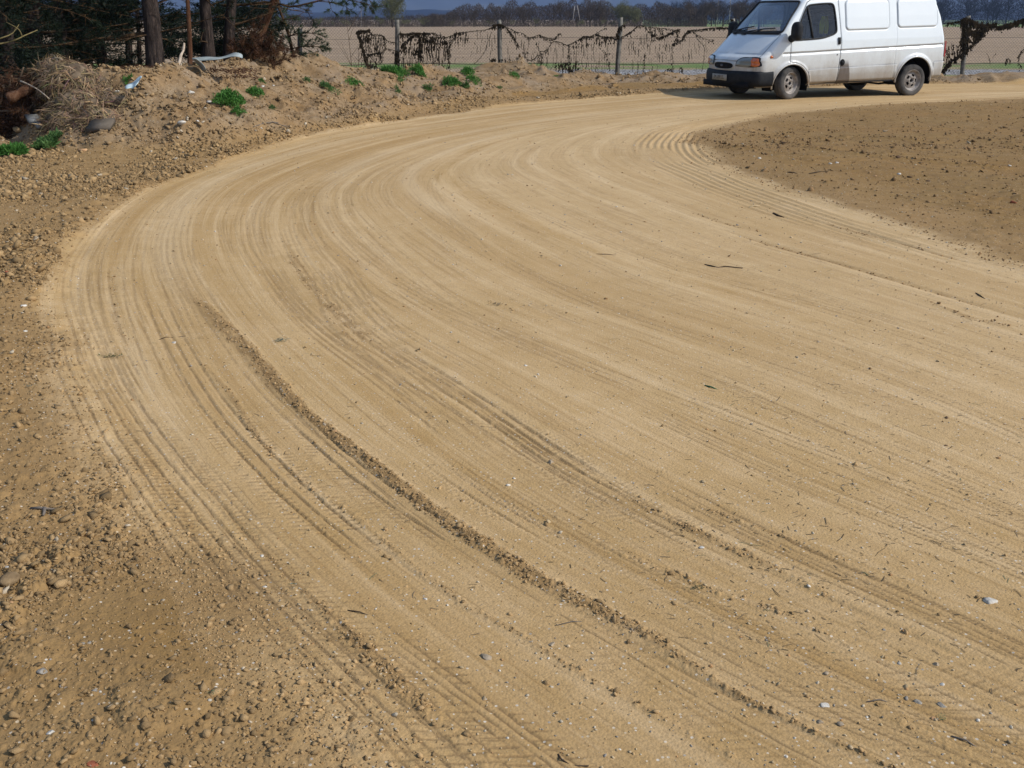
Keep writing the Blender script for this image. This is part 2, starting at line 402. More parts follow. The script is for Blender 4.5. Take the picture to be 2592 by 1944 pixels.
def lumpfield(x, y, rough, spc):
    """crumbly soil relief, rough 0..1"""
    h = cells(x, y, .10, 31, .30) * .024 * np.clip(.10 / (spc * 2.5) - .6, 0, 1) + cells(x, y, .045, 37, .65) * .013 * np.clip(.05 / (spc * 2.5) - .6, 0, 1) \
        + cells(x, y, .02, 41, .9) * .007 * np.clip(.022 / (spc * 2.5) - .6, 0, 1) + cells(x, y, .26, 43, .12) * .04 * np.clip(.26 / (spc * 2.5) - .6, 0, 1)
    return h * rough
def surface(x, y, spc=None):
    """world height and the soil attributes"""
    x = np.asarray(x, float); y = np.asarray(y, float)
    if spc is None: spc = np.full(x.shape, .004)
    shp = x.shape; x = x.ravel(); y = y.ravel(); spc = np.ravel(spc)
    near = (y > -3) & (y < 33.8) & (x > -14) & (x < 25.5) & (x > -.62 * y - 4) & (x < .62 * y + 4)
    out = [np.zeros(len(x)) for _ in range(10)]
    out[0] = -np.clip(y - 32, 0, 768) * .0045; out[8] = (y > 26.9) * 1.0; out[7] = np.full(len(x), -9.0)
    if near.any():
        for o, v in zip(out, _surface(x[near], y[near], spc[near])): o[near] = v
    return [o.reshape(shp) for o in out]
def _surface(x, y, spc):
    r, w, mw = flow(x, y)
    ins = w > -5
    s = np.interp(np.clip(r, 0, NS - 1), np.arange(NS), ARC)
    n1 = fbm(x, y, 1.3, 3, 4, spc); n2 = fbm(x, y, .35, 8, 3, spc)
    edge_o = w * mw + .10 * n1 + .05 * n2                        # metres inside the outer edge
    edge_i = (1 - w) * mw + .22 * n1 + .08 * n2
    fade = sstep(9, 3, s) * .35
    rm = np.where(ins, sstep(-.16 - fade, .26 + fade, edge_o) * sstep(-.25, .40, edge_i), 0)     # packed road mask
    bh, bm = bank(x, y)
    far = sstep(26.6, 27.2, y)
    h = .012 * fbm(x, y, 3.0, 5, 3, spc)
    h += (1 - rm) * (np.where(np.where(ins, w, 2) > .5, .012, .04) + .03 * n1 * (1 - far))
    inner = np.where(ins, w, 2) > .5
    clump = sstep(-.5, .6, fbm(x, y, .9, 21, 3))
    patch = np.exp(-(((x + .88) / .30) ** 2 + ((y - 2.28) / .35) ** 2))
    rough = (1 - rm) * np.where(inner & (bm < .1), .20 + .75 * np.exp(-((y - (13.2 - .33 * (x - 4))) / 1.6) ** 2) * sstep(-.2, .8, fbm(x, y, .8, 51, 3)) + .15 * clump, .65 + .95 * clump)
    rough = np.where(x * 1.0 < -9, 0.6, rough) * (1 - far) 
    scr = scrape(x, y) * (1 - rm)
    rough = rough * (1 - .6 * patch) + bm * .8 + scr * 1.1; h = h + scr * .025 - .012 * (1 - rm) * inner * np.abs(fbm(x * .5, y * 2.2, 1.0, 163, 3, spc))
    h += lumpfield(x, y, rough, spc)
    h += bh + bm * (.16 * fbm(x, y, .9, 61, 5, spc) + .13 * (.5 - np.abs(fbm(x, y, .42, 63, 5, spc))) + .05 * (.4 - np.abs(fbm(x, y, .14, 65, 4, spc))))
    loose = np.clip((1 - rm) * 1.0 + .6 * patch, 0, 1); tone = np.zeros(x.shape); groove = np.zeros(x.shape); crumb = np.zeros(x.shape)
    if ins.any():
        wig = .012 * (vn(s / .5, w * 40, 71) - .5) + .004 * (vn(s / .05, w * 120, 73) - .5)
        for fs, fw, hw, hh, lo in FEATS:
            if len(fs) < 2: continue
            q = (w - np.interp(s, fs, fw)) * mw + wig * 1.5
            en = sstep(fs[0] - .3, fs[0] + .5, s) * sstep(fs[-1] + .4, fs[-1] - .5, s)
            near = en * ins * (np.abs(q) < hw * 4)
            if not near.any(): continue
            hwv = hw * (.62 + .65 * vn(s / .6, 0 * s + hw * 50, 77))
            p = np.exp(-(np.abs(q) / hwv) ** 3) * near
            h += p * hh * .55
            crumb = np.maximum(crumb, p * (hh > 0) * lo)
            br = lo * p * (.88 + .7 * (vn(s / .10, q * 20, 79) - .5))
            loose = np.maximum(loose, br)
        h += (cells(x, y, .019, 41, .9) * .0075 * np.clip(.019 / (spc * 2.2) - .5, 0, 1) + cells(x, y, .034, 47, .35) * .012 * np.clip(.034 / (spc * 2.2) - .5, 0, 1)) * crumb
        for ss, ww, tw, ng, dp, lug, pit in TRK:
            q = (w - np.interp(s, ss, ww)) * mw + wig * .7 + .0035 * (vn(s / .022, w * 300, 75) - .5)
            en = sstep(ss[0], ss[0] + .6, s) * sstep(ss[-1], ss[-1] - .6, s)
            near = (np.abs(q) < tw) & (en > 0) & ins
            if not near.any(): continue
            k = np.nonzero(near.ravel())[0]; qk = q.ravel()[k]; sk = s.ravel()[k]; spk = spc[k]; ek = en.ravel()[k] * (.25 + .75 * sstep(.3, .6, vn(sk / .8, qk * 3 + tw * 99, 83))) * np.clip(.0042 / np.maximum(.0034, .55 * spk), .22, 1)
            gl = np.zeros(len(k)); hl = np.zeros(len(k))
            for g in range(ng):
                c = (g - (ng - 1) / 2) * (tw / max(ng, 1)); gw = np.maximum(.0034, .55 * spk)
                e = np.exp(-((qk - c) / gw) ** 2) * (.55 + .45 * (vn(sk / .035, qk * 0 + g + tw * 77, 85) > .35))
                gl = np.maximum(gl, e); hl -= e * dp * .8; hl += np.exp(-((qk - c - .011) / .006) ** 2) * dp * .25
            hl -= dp * .22 * sstep(tw * .55, tw * .45, np.abs(qk))
            if lug:
                side = sstep(tw * .12, tw * .22, np.abs(qk)) * sstep(tw * .95, tw * .55, np.abs(qk)) * (vn(sk / .06, qk / .03, 99) > .35)
                lg = sstep(.82, .95, np.cos(sk / pit * 6.283 + np.sign(qk) * 1.3 + qk * 30) * .5 + .5) * side * lug * sstep(.40, .60, vn(sk / 1.1, qk * 2, 101))
                hl -= lg * dp * .8; gl = np.maximum(gl, lg * .8)
            hf = h.ravel(); hf[k] += hl * ek; gf = groove.ravel(); gf[k] = np.maximum(gf[k], gl * ek); h = hf.reshape(h.shape); groove = gf.reshape(h.shape)
        for w0, s0, s1, tw, am in TONES:
            q = (w - w0 - .02 * np.sin(s / 3 + w0 * 9)) * mw
            tone += am * np.exp(-(q / tw) ** 2) * sstep(s0, s0 + 1.5, s) * sstep(s1, s1 - 1.5, s) * ins
        # inner edge: fine stacked ribs
        q = (1 - w) * mw
        rib = sstep(.9, .05, np.abs(q - .30)) * (q < .8) * (q > -.05) * ins * sstep(.3, .6, vn(s / 2.0, q * 2, 87))
        h += rib * .006 * np.sin(q / .085 * 6.283 + 1.5 * vn(s / 1.1, 0 * s, 89) * 3)
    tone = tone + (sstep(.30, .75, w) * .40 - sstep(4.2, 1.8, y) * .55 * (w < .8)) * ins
    # far terrain: field falls gently away
    h = h - np.clip(y - 32, 0, None) * .0045 * (y < 800) - (y >= 800) * 768 * .0045
    zone = np.zeros(x.shape)
    zone = np.where(y > 26.9 + .12 * n2, 1, zone)
    return h, rm, loose, tone, groove, s, np.where(ins, w * 1.0, 0) * mw, w, zone, bm
# ---- soil materials
def soil_material(name, kind):
    m, t, b = new_mat(name, .93, .12); N = NT(t)
    geo = N.n('ShaderNodeNewGeometry').outputs['Position']
    fl = N.attr('flow', 'Vector'); loose = N.attr('loose'); tone = N.attr('tone'); grv_shade = N.attr('groove')
    big = N.noise(geo, .8, 4, .6); med = N.noise(geo, 7, 5, .65); fine = N.noise(geo, 90, 4, .7); vfine = N.noise(geo, 320, 2, .7)
    dust = N.mix(N.ramp(big, [(.35, 0.0), (.65, 1.0)]), (.460, .312, .148), (.540, .378, .198))
    dust = N.mix(N.ramp(med, [(.35, 0.0), (.7, .55)]), dust, (.375, .238, .088))
    streak0 = N.noise(N.mapping(fl, (.10, 1.7, 1)), 1.0, 3, .6); streak = N.noise(N.mapping(fl, (.22, 7.5, 1)), 1.0, 4, .65); streak2 = N.noise(N.mapping(fl, (.8, 34.0, 1)), 1.0, 3, .6); streak3 = N.noise(N.mapping(fl, (2.2, 110.0, 1)), 1.0, 2, .6)
    dust = N.mix(N.ramp(streak0, [(.40, 0.0), (.62, .55)]), dust, (.365, .222, .080))
    dust = N.mix(N.ramp(streak, [(.50, 0.0), (.70, .60)]), dust, (.62, .455, .260))
    dust = N.mix(N.ramp(streak, [(.30, .55), (.46, 0.0)]), dust, (.325, .195, .072))
    dust = N.mix(N.ramp(streak2, [(.54, 0.0), (.70, .50)]), dust, (.27, .160, .058))
    dust = N.mix(N.ramp(streak3, [(.60, 0.0), (.72, .45)]), dust, (.20, .125, .052))
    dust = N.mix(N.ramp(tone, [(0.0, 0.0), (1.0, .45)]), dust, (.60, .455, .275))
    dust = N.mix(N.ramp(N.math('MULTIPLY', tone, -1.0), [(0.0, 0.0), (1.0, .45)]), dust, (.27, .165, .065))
    soil = N.mix(N.ramp(med, [(.3, 0.0), (.7, 1.0)]), (.205, .125, .050), (.320, .208, .092))
    soil = N.mix(N.ramp(big, [(.35, 0.0), (.62, .6)]), soil, (.275, .168, .068))
    lz = N.math('ADD', loose, N.math('MULTIPLY', N.math('SUBTRACT', med, .5), .7)); lz = N.ramp(lz, [(.25, 0.0), (.75, 1.0)])
    c = N.mix(lz, dust, soil)
    if kind != 'road':
        bk = N.attr('bankm'); bc = N.mix(N.ramp(N.noise(geo, 1.7, 5, .6), [(.35, 0.0), (.65, 1.0)]), (.25, .155, .070), (.255, .188, .115))
        bc = N.mix(N.ramp(N.noise(geo, 9, 5, .8), [(.45, 0.0), (.62, .8)]), bc, (.135, .085, .042))
        bc = N.mix(N.ramp(N.noise(geo, 1.1, 3, .5), [(.55, 0.0), (.62, .5)]), bc, (.25, .19, .13))
        c = N.mix(bk, c, bc)
        ci = N.mix(N.ramp(big, [(.35, 0.0), (.65, 1.0)]), (.250, .146, .050), (.235, .148, .056)); ci = N.mix(N.ramp(med, [(.4, 0.0), (.7, .7)]), ci, (.150, .088, .034))
        c = N.mix(N.attr('island'), c, ci)
    c = N.mix(N.ramp(grv_shade, [(.08, 0.0), (.85, .62)]), c, (.130, .082, .040))  # tyre grooves and lug marks painted darker for the contact shade inside them
    c = N.mix(N.ramp(fine, [(.36, .30), (.50, 0.0)]), c, (.16, .105, .055))
    # small pale grit
    v = N.n('ShaderNodeTexVoronoi'); v.inputs['Scale'].default_value = 85; N.L(geo, v.inputs['Vector'])
    rr = N.n('ShaderNodeSeparateColor'); N.L(v.outputs['Color'], rr.inputs[0])
    g1 = N.math('MULTIPLY', N.math('LESS_THAN', v.outputs['Distance'], .30), N.math('GREATER_THAN', rr.outputs[0], .90))
    gc = N.ramp(rr.outputs[1], [(.2, (.52, .42, .28)), (.7, (.62, .57, .48)), (.95, (.30, .28, .25))])
    c = N.mix(N.math('MULTIPLY', g1, .75), c, gc)
    N.L(c, b.inputs['Base Color'])
    hb = N.math('ADD', N.math('MULTIPLY', fine, .6), N.math('MULTIPLY', vfine, .35))
    st = N.noise(N.mapping(fl, (3.0, 80.0, 1)), 1.0, 3, .7)
    hb = N.math('ADD', hb, N.math('MULTIPLY', st, .35)) if kind == 'road' else hb
    vg = N.n('ShaderNodeTexVoronoi'); vg.inputs['Scale'].default_value = 130; N.L(geo, vg.inputs['Vector'])
    hb = N.math('ADD', N.math('MULTIPLY', hb, .5), N.math('MULTIPLY', N.math('SUBTRACT', 1.0, vg.outputs['Distance']), .6))
    N.L(N.bump(hb, .42, .005, N.bump(N.noise(geo, 60, 5, .75), .28, .010)), b.inputs['Normal'])
    return m
M_ROAD = soil_material('packed_dust_road', 'road'); M_SOIL = soil_material('loose_soil', 'soil')
def field_material():
    m, t, b = new_mat('bare_field', .95, .1); N = NT(t); geo = N.n('ShaderNodeNewGeometry').outputs['Position']
    a = N.noise(N.mapping(geo, (.05, .35, 1)), 1.0, 5, .6); f = N.noise(N.mapping(geo, (1.6, .9, 1)), 2.0, 5, .75)
    c = N.mix(N.ramp(a, [(.35, 0.0), (.65, 1.0)]), (.285, .205, .130), (.375, .278, .180))
    c = N.mix(N.ramp(f, [(.42, 0.0), (.62, .55)]), c, (.175, .126, .090))
    c = N.mix(N.ramp(N.noise(geo, 9, 3, .7), [(.60, 0.0), (.72, .6)]), c, (.40, .33, .26))
    g = N.attr('green'); gc = N.mix(f, (.085, .150, .035), (.170, .225, .080)); c = N.mix(g, c, gc)
    N.L(c, b.inputs['Base Color']); N.L(N.bump(f, 1.0, .12), b.inputs['Normal']); return m
M_FIELD = field_material()
def gravel_material():
    m, t, b = new_mat('grey_gravel', .9, .2); N = NT(t); geo = N.n('ShaderNodeNewGeometry').outputs['Position']
    v = N.n('ShaderNodeTexVoronoi'); v.inputs['Scale'].default_value = 14; N.L(geo, v.inputs['Vector'])
    sc_ = N.n('ShaderNodeSeparateColor'); N.L(v.outputs['Color'], sc_.inputs[0])
    N.L(N.ramp(sc_.outputs[0], [(.1, (.13, .12, .105)), (.5, (.22, .21, .20)), (.92, (.32, .31, .30)), (1.0, (.6, .6, .6))]), b.inputs['Base Color'])
    N.L(N.bump(v.outputs['Distance'], 1.0, .05), b.inputs['Normal']); return m
M_GRAVEL = gravel_material()
# ---- one polar sheet round the viewpoint, fine where the picture looks, split by kind of ground
def build_ground():
    fine_a = np.radians(np.arange(-32, 32.01, .056)); ca = np.radians(np.concatenate([np.arange(-180, -60, 4.), np.arange(-60, -32, .5)]))
    cb = np.radians(np.concatenate([np.arange(32.5, 60, .5), np.arange(60, 180, 4.)]))
    ang = np.concatenate([ca, fine_a, cb]); na = len(ang)
    rr = [.25]
    while rr[-1] < 1.55: rr.append(rr[-1] * 1.06)
    dr = lambda r: max(.0030, min(.0016 * (r * r + 2.1) / 1.46 * .62, .0034 * r)) if r < 30 else (.012 * r if r < 60 else .05 * r)
    while rr[-1] < 5600: rr.append(rr[-1] + dr(rr[-1]))
    rr = np.array(rr); nr = len(rr)
    Rg, Ag = np.meshgrid(rr, ang, indexing='ij')
    x = Rg * np.sin(Ag); y = Rg * np.cos(Ag)
    drr = np.gradient(rr)[:, None]; da = np.gradient(ang)[None, :] * Rg
    spc = np.maximum(np.broadcast_to(drr, Rg.shape) * np.ones_like(Rg), da)
    h, rm, loose, tone, groove, s, q, w, zone, bm = surface(x, y, spc * .8)
    print('ground verts', x.size, 'rows', nr, 'cols', na)
    V = np.stack([x, y, h], -1).reshape(-1, 3)
    V = np.vstack([V, [[0, 0, float(h[0].mean())]]])
    idx = np.arange(nr * na).reshape(nr, na)
    nxt = np.roll(idx, -1, 1)
    Q = np.stack([idx[:-1], nxt[:-1], nxt[1:], idx[1:]], -1)     # wrap included: last column joins -180 with 180
    fx = x[:-1] ; fy = y[:-1]
    pick = lambda M: M[:-1]
    z = pick(zone); kind = np.zeros(z.shape, int)
    kind[pick(rm) > .5] = 1
    fyv = pick(y); fxv = pick(x); nn = fbm(fxv, fyv, 1.5, 91, 3)
    beh = z > 0
    kind[beh] = 2
    kind[beh & (fyv > 28.3 + .25 * nn) & (fyv < 31.0 + .3 * nn) & (fxv > 1.2 + nn)] = 3
    kind[beh & (kind != 3) & (fyv < 36.5 + 1.2 * nn)] = 4
    kind[(fyv > 300) & (fyv < 5600) & (fxv > .12 * fyv)] = 5
    green = sstep(31, 32.5, y) * sstep(37.5, 35.0, y) * .95 * sstep(.2, .5, vn(x / 1.3, y / .7, 93)) + sstep(26.5, 27, y) * sstep(28.8, 28.2, y) * .6 * sstep(.35, .6, vn(x / .6, y / .4, 95)) + (y > 300) * (x > .12 * y) * .9
    ed = np.where(w > .6, (w - 1) * q / np.maximum(w, .6), np.where(w > -5, -9, 3)); island = (1 + .25 * scrape(x, y)) * sstep(-.15, 1.0, ed + .55 * fbm(x, y, .8, 97, 3)) * ((bm < .3) & (y < 26.5) & (x > 0)) + np.exp(-(((x + .86) / .26) ** 2 + ((y - 2.22) / .30) ** 2)) * .9
    flow_uv = np.stack([s, np.where(w > -5, w, 0) * 5.5], -1).reshape(-1, 2)
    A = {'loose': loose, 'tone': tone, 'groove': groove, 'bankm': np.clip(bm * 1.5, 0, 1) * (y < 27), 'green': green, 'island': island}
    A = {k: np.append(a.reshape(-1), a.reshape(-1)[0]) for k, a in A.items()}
    flow_uv = np.vstack([flow_uv, [[0, 0]]])
    fan = np.stack([np.full(na, nr * na), nxt[0], idx[0]], -1)
    for k, (nm, mt) in enumerate([('ground', M_SOIL), ('dirt_road', M_ROAD), ('field', M_FIELD), ('gravel_path', M_GRAVEL), ('verge', M_FIELD), ('meadow', M_FIELD)]):
        q_ = Q[kind == k]; fl = [q_] + ([fan] if k == 0 else [])
        used = np.unique(np.concatenate([f.ravel() for f in fl])); remap = np.zeros(len(V), np.int64); remap[used] = np.arange(len(used))
        keep = {0: ('loose', 'tone', 'groove', 'bankm', 'island'), 1: ('loose', 'tone', 'groove')}.get(k, ('green',))
        at = {a: A[a][used] for a in keep}
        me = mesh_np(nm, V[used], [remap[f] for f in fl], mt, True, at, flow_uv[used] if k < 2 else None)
        tag(link(nm, me), kind='structure')
build_ground()
def gz(x, y):
    a = surface(np.atleast_1d(np.asarray(x, float)), np.atleast_1d(np.asarray(y, float)))
    return a[0]
def on_ground(x, y, D=None):
    """native px -> point where the view ray meets the modelled surface (fixed real position)"""
    a, b, c = ray(x, y); a, b, c = float(a), float(b), float(c)
    ts = np.linspace(1.2, 60, 3000); X = a * ts; Y = b * ts; Z = CAMH + c * ts; h = gz(X, Y); k = np.nonzero(Z < h)[0]
    i = k[0] if len(k) else len(ts) - 1; t0, t1 = ts[max(0, i - 1)], ts[i]
    tt = np.linspace(t0, t1, 12); h2 = gz(a * tt, b * tt); kk = np.nonzero(CAMH + c * tt < h2)[0]; t = tt[kk[0]] if len(kk) else t1
    return np.array([a * t, b * t, CAMH + c * t])
# ================================================================== VAN
def van_paint():
    m, t, b = new_mat('white_van_paint', .34, .5); N = NT(t); ob = N.n('ShaderNodeTexCoord').outputs['Object']
    sx = N.n('ShaderNodeSeparateXYZ'); N.L(ob, sx.inputs[0]); z = sx.outputs[2]; x = sx.outputs[0]
    n1 = N.noise(ob, 2.2, 5, .65); n2 = N.noise(N.mapping(ob, (6, 6, 1.2)), 1.5, 4, .7); n3 = N.noise(ob, 40, 3, .7)
    d = N.math('ADD', z, N.math('MULTIPLY', N.math('SUBTRACT', n1, .5), .55)); d = N.math('ADD', d, N.math('MULTIPLY', N.math('SUBTRACT', n2, .5), .22))
    low = N.ramp(d, [(.24, .95), (.44, .72), (.62, .38), (.84, .10), (1.3, .02)])
    rear = N.math('MULTIPLY', N.ramp(x, [(0.0, .5), (.4, 0.0)]), N.ramp(z, [(.35, 1.0), (.8, 0.0)]))
    # stain below the filler hole
    ax = N.math('ABSOLUTE', N.math('SUBTRACT', x, N.math('ADD', 1.60, N.math('MULTIPLY', z, .06))))
    wd = N.math('ADD', .20, N.math('MULTIPLY', z, -.17))
    st = N.math('MULTIPLY', N.math('LESS_THAN', ax, wd), N.ramp(z, [(.60, 1.0), (.70, 0.0)]))
    st = N.math('MULTIPLY', st, N.ramp(n2, [(.3, .85), (.6, 1.0)]))
    dirt = N.mix(n1, (.30, .245, .175), (.20, .155, .11))
    base = N.mix(N.ramp(n1, [(.3, 0.0), (.7, .5)]), (.72, .765, .77), (.66, .715, .73))
    c = N.mix(N.math('MAXIMUM', low, rear), base, dirt)
    c = N.mix(N.math('MULTIPLY', N.ramp(n3, [(.58, 0.0), (.72, .35)]), low), c, (.18, .14, .10))
    c = N.mix(N.math('MULTIPLY', st, .95), c, (.095, .072, .055))
    c = N.mix(N.attr('seam_and_shade'), c, (.03, .03, .035)); c = N.mix(N.attr('rust'), c, (.17, .085, .04))
    N.L(c, b.inputs['Base Color'])
    N.L(N.ramp(N.math('MAXIMUM', low, st), [(0.0, .32), (.6, .85)]), b.inputs['Roughness'])
    b.inputs['Coat Weight'].default_value = .55; b.inputs['Coat Roughness'].default_value = .12
    N.L(N.bump(N.noise(ob, 3.0, 2, .4), .12, .02), b.inputs['Normal'])
    return m
M_PAINT = van_paint()
M_RUB = simple_mat('black_rubber', (.018, .019, .020), .65, .3, .3, 20)
M_PLAST = simple_mat('dark_bumper_plastic', (.010, .012, .016), .7, .2, .35, 6, .1, 80, col2=(.024, .026, .028))
M_TYRE = simple_mat('dusty_tyre_rubber', (.045, .045, .045), .88, .2, .3, 5, .3, 90, col2=(.12, .11, .098))
M_RIM = simple_mat('dirty_steel_rim', (.20, .175, .15), .6, .4, .3, 14, .1, 50, col2=(.40, .36, .32))
M_BLACK = simple_mat('black_void', (.008, .008, .009), .8, .2, .2)
M_INT = simple_mat('grey_interior', (.022, .026, .034), .85, .2, .3, 10)
M_STRIPE = simple_mat('seat_fabric', (.07, .08, .10), .9, .1, .4, 12)
def glass_mat(nm='tinted_glass', fz=.0, dz=(.0, .03)):
    m = bpy.data.materials.new(nm); m.use_nodes = True; t = m.node_tree; N = NT(t)
    t.nodes.remove(t.nodes['Principled BSDF']); out = t.nodes['Material Output']
    tr = N.n('ShaderNodeBsdfTransparent'); tr.inputs[0].default_value = (.86, .90, .92, 1)
    gl = N.n('ShaderNodeBsdfGlossy'); gl.inputs['Roughness'].default_value = .04; gl.inputs[0].default_value = (.9, .95, 1, 1)
    df = N.n('ShaderNodeBsdfDiffuse'); df.inputs[0].default_value = (.22, .24, .25, 1)
    fr = N.n('ShaderNodeFresnel'); fr.inputs[0].default_value = 1.52
    m1 = N.n('ShaderNodeMixShader'); N.L(N.math('ADD', fr.outputs[0], fz), m1.inputs[0]); N.L(tr.outputs[0], m1.inputs[1]); N.L(gl.outputs[0], m1.inputs[2])
    m2 = N.n('ShaderNodeMixShader'); N.L(N.ramp(N.noise(N.n('ShaderNodeTexCoord').outputs['Object'], 3, 4, .6), [(.3, dz[0]), (.7, dz[1])]), m2.inputs[0])
    N.L(m1.outputs[0], m2.inputs[1]); N.L(df.outputs[0], m2.inputs[2]); N.L(m2.outputs[0], out.inputs[0]); return m
M_GLASS = glass_mat(); M_GLASSF = glass_mat('windshield_glass', .16, (.10, .26))
def lamp_mat(name, col, alpha=.6):
    m, t, b = new_mat(name, .12, .6); N = NT(t); ob = N.n('ShaderNodeTexCoord').outputs['Object']
    w = N.n('ShaderNodeTexWave'); w.inputs['Scale'].default_value = 28; w.bands_direction = 'Y'; N.L(ob, w.inputs['Vector'])
    N.L(N.mix(N.ramp(w.outputs[1], [(.3, 0.0), (.7, .5)]), col, tuple(c * .45 for c in col)), b.inputs['Base Color']); b.inputs['Coat Weight'].default_value = .8
    N.L(N.bump(w.outputs[1], .3, .004), b.inputs['Normal']); return m
M_LAMP = lamp_mat('headlamp_glass', (.20, .22, .21)); M_AMBER = lamp_mat('amber_lens', (.62, .13, .02)); M_REDL = lamp_mat('red_lens', (.35, .02, .03))
VYAW = math.radians(19.5)
VF = Vector((-math.cos(VYAW), -math.sin(VYAW), 0)); VN = Vector((math.sin(VYAW), -math.cos(VYAW), 0))
VO = Vector((7.79655573, 20.79467904, 0)) - VN * .93         # rear axle centre on the ground
WB = 2.78
def build_van():
    root = empty('panel_van', VO); root.rotation_euler = (0, 0, math.atan2(VF.y, VF.x))
    tag(root, 'dirty white panel van with dark bumper and mirror, parked on the road bend', 'van')
    I = np.interp
    ZT = [.27,.38,.55,.67,.75,.80,.85,.95,1.05,1.15,1.185,1.25,1.45,1.65,1.75,1.80]
    XT = [3.60,3.65,3.68,3.685,3.67,3.62,3.53,3.42,3.315,3.21,3.17,3.105,2.93,2.745,2.66,2.58]
    fXf = lambda z: I(z, ZT, XT)
    fW = lambda z: I(z, [.27,.33,.45,.60,.87,1.05,1.15,1.45,1.75,1.80], [.885,.915,.935,.945,.950,.935,.915,.85,.775,.755])
    fXr = lambda z: I(z, [.27,.6,1.0,1.4,1.75,1.8], [-.67,-.68,-.64,-.56,-.43,-.40])
    fBow = lambda z: I(z, [.27,.7,.85,1.18,1.8], [.16,.17,.15,.13,.10])
    fRc = lambda z: I(z, [.27,.7,.9,1.18,1.3,1.8], [.17,.16,.10,.08,.055,.07])
    def half(z, k=None):
        """points (x, y) of half a contour, k = (xf, w, xr) for roof rings"""
        xf, w, xr = (fXf(z), fW(z), fXr(z)) if k is None else k
        rc = min(fRc(min(z, 1.8)), w * .45); bow = fBow(min(z, 1.8)) * min(1, w / .7); rr = min(.06, w * .3)
        out = []
        for y in np.linspace(0, w - rc, 56, endpoint=False): out.append((xf - bow * (y / (w - rc)) ** 2, y))
        xc = xf - bow; a0 = math.atan2(2 * bow, w - rc) 
        for t in np.linspace(0, 1, 22, endpoint=False):
            a = t * math.pi / 2; out.append((xc - rc * 1.25 + rc * 1.25 * math.cos(a), w - rc + rc * math.sin(a)))
        xs = xc - rc * 1.25
        for t in np.linspace(0, 1, 330, endpoint=False): out.append((xs + (xr + rr - xs) * t, w))
        for t in np.linspace(0, 1, 10, endpoint=False):
            a = t * math.pi / 2; out.append((xr + rr - rr * math.sin(a), w - rr + rr * math.cos(a)))
        for t in np.linspace(0, 1, 30): out.append((xr, (w - rr) * (1 - t)))
        return np.array(out)
    zs = list(np.arange(.27, 1.8001, .0125)); rings = []
    for z in zs:
        h = half(z); rings.append(np.column_stack([h, np.full(len(h), z)]))
    for a in np.linspace(0, math.pi / 2, 14)[1:]:
        ins = .13 * (1 - math.cos(a)); h = half(1.8, (fXf(1.8) - ins * 1.7, .755 - ins, -.40 + ins * .8)); rings.append(np.column_stack([h, np.full(len(h), 1.8 + .10 * math.sin(a))]))
    for w in np.linspace(.625, .02, 14)[1:]:
        h = half(1.8, (fXf(1.8) - .221 - (.625 - w) * .9, w, -.40 + .104 + (.625 - w) * .5)); rings.append(np.column_stack([h, np.full(len(h), 1.9 + .045 * (1 - (w / .625) ** 2))]))
    Rg = np.array(rings); nz, nh = Rg.shape[:2]
    X = Rg[..., 0]; Y = Rg[..., 1]; Z = Rg[..., 2]
    # ---- outlines on the side plane (x, z)
    DOOR = np.array([(2.84,.70),(2.84,1.10),(2.80,1.155),(2.47,1.735),(2.40,1.765),(1.80,1.775),(1.745,1.01),(1.77,.30),(2.36,.275),(2.42,.50),(2.55,.62),(2.72,.69)])
    WIN = np.array([(2.79,1.10),(2.75,1.17),(2.52,1.59),(2.46,1.665),(2.38,1.69),(1.97,1.705),(1.91,1.68),(1.885,1.60),(1.85,1.25),(1.87,1.19),(1.95,1.155),(2.15,1.11),(2.35,1.095),(2.60,1.09)])
    def pip(poly, x, z):
        ins = np.zeros(x.shape, bool); j = len(poly) - 1
        for i in range(len(poly)):
            xi, zi = poly[i]; xj, zj = poly[j]
            c = ((zi > z) != (zj > z)) & (x < (xj - xi) * (z - zi) / (zj - zi + 1e-12) + xi); ins ^= c; j = i
        return ins
    def pdist(poly, x, z, closed=True):
        d = np.full(x.shape, 9.0); n = len(poly)
        for i in range(n if closed else n - 1):
            a = np.array(poly[i]); b = np.array(poly[(i + 1) % n]); v = b - a; t = np.clip(((x - a[0]) * v[0] + (z - a[1]) * v[1]) / (v @ v), 0, 1)
            d = np.minimum(d, np.hypot(x - a[0] - t * v[0], z - a[1] - t * v[1]))
        return d
    side = (np.arange(nh) >= 62) & (np.arange(nh) < 418); side = np.broadcast_to(side, X.shape) & (Z < 1.8)
    front = np.broadcast_to(np.arange(nh) < 78, X.shape)
    off = np.zeros(X.shape); seam_and_shade = np.zeros(X.shape); rust = np.zeros(X.shape)  # mask holds dark joints, plus shade painted into the pressed creases
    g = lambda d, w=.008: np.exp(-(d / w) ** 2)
    dd = pdist(DOOR, X, Z) ; sg = g(dd, .0075) * side; off -= .010 * sg; seam_and_shade = np.maximum(seam_and_shade, sg * .95)
    def rrect(x0, x1, z0, z1, r):
        ax = np.abs(X - (x0 + x1) / 2) - (x1 - x0) / 2 + r; az = np.abs(Z - (z0 + z1) / 2) - (z1 - z0) / 2 + r
        return np.hypot(np.clip(ax, 0, None), np.clip(az, 0, None)) + np.minimum(np.maximum(ax, az), 0) - r
    for x0, x1, z0, z1 in ((.68, 1.64, 1.235, 1.735), (-.43, .47, 1.25, 1.74)):
        sh = X - (Z - 1.23) * -.05 if x0 > 0 else X
        d = rrect(x0, x1, z0, z1, .07); off += .016 * sstep(.012, -.012, d) * side - .007 * g(d - .014, .010) * side; seam_and_shade = np.maximum(seam_and_shade, .6 * g(d - .012, .007) * side)
    zb = I(X, [-.6, 2.9], [.925, .875])
    inb = (X > -.60) & (X < 3.0) & side
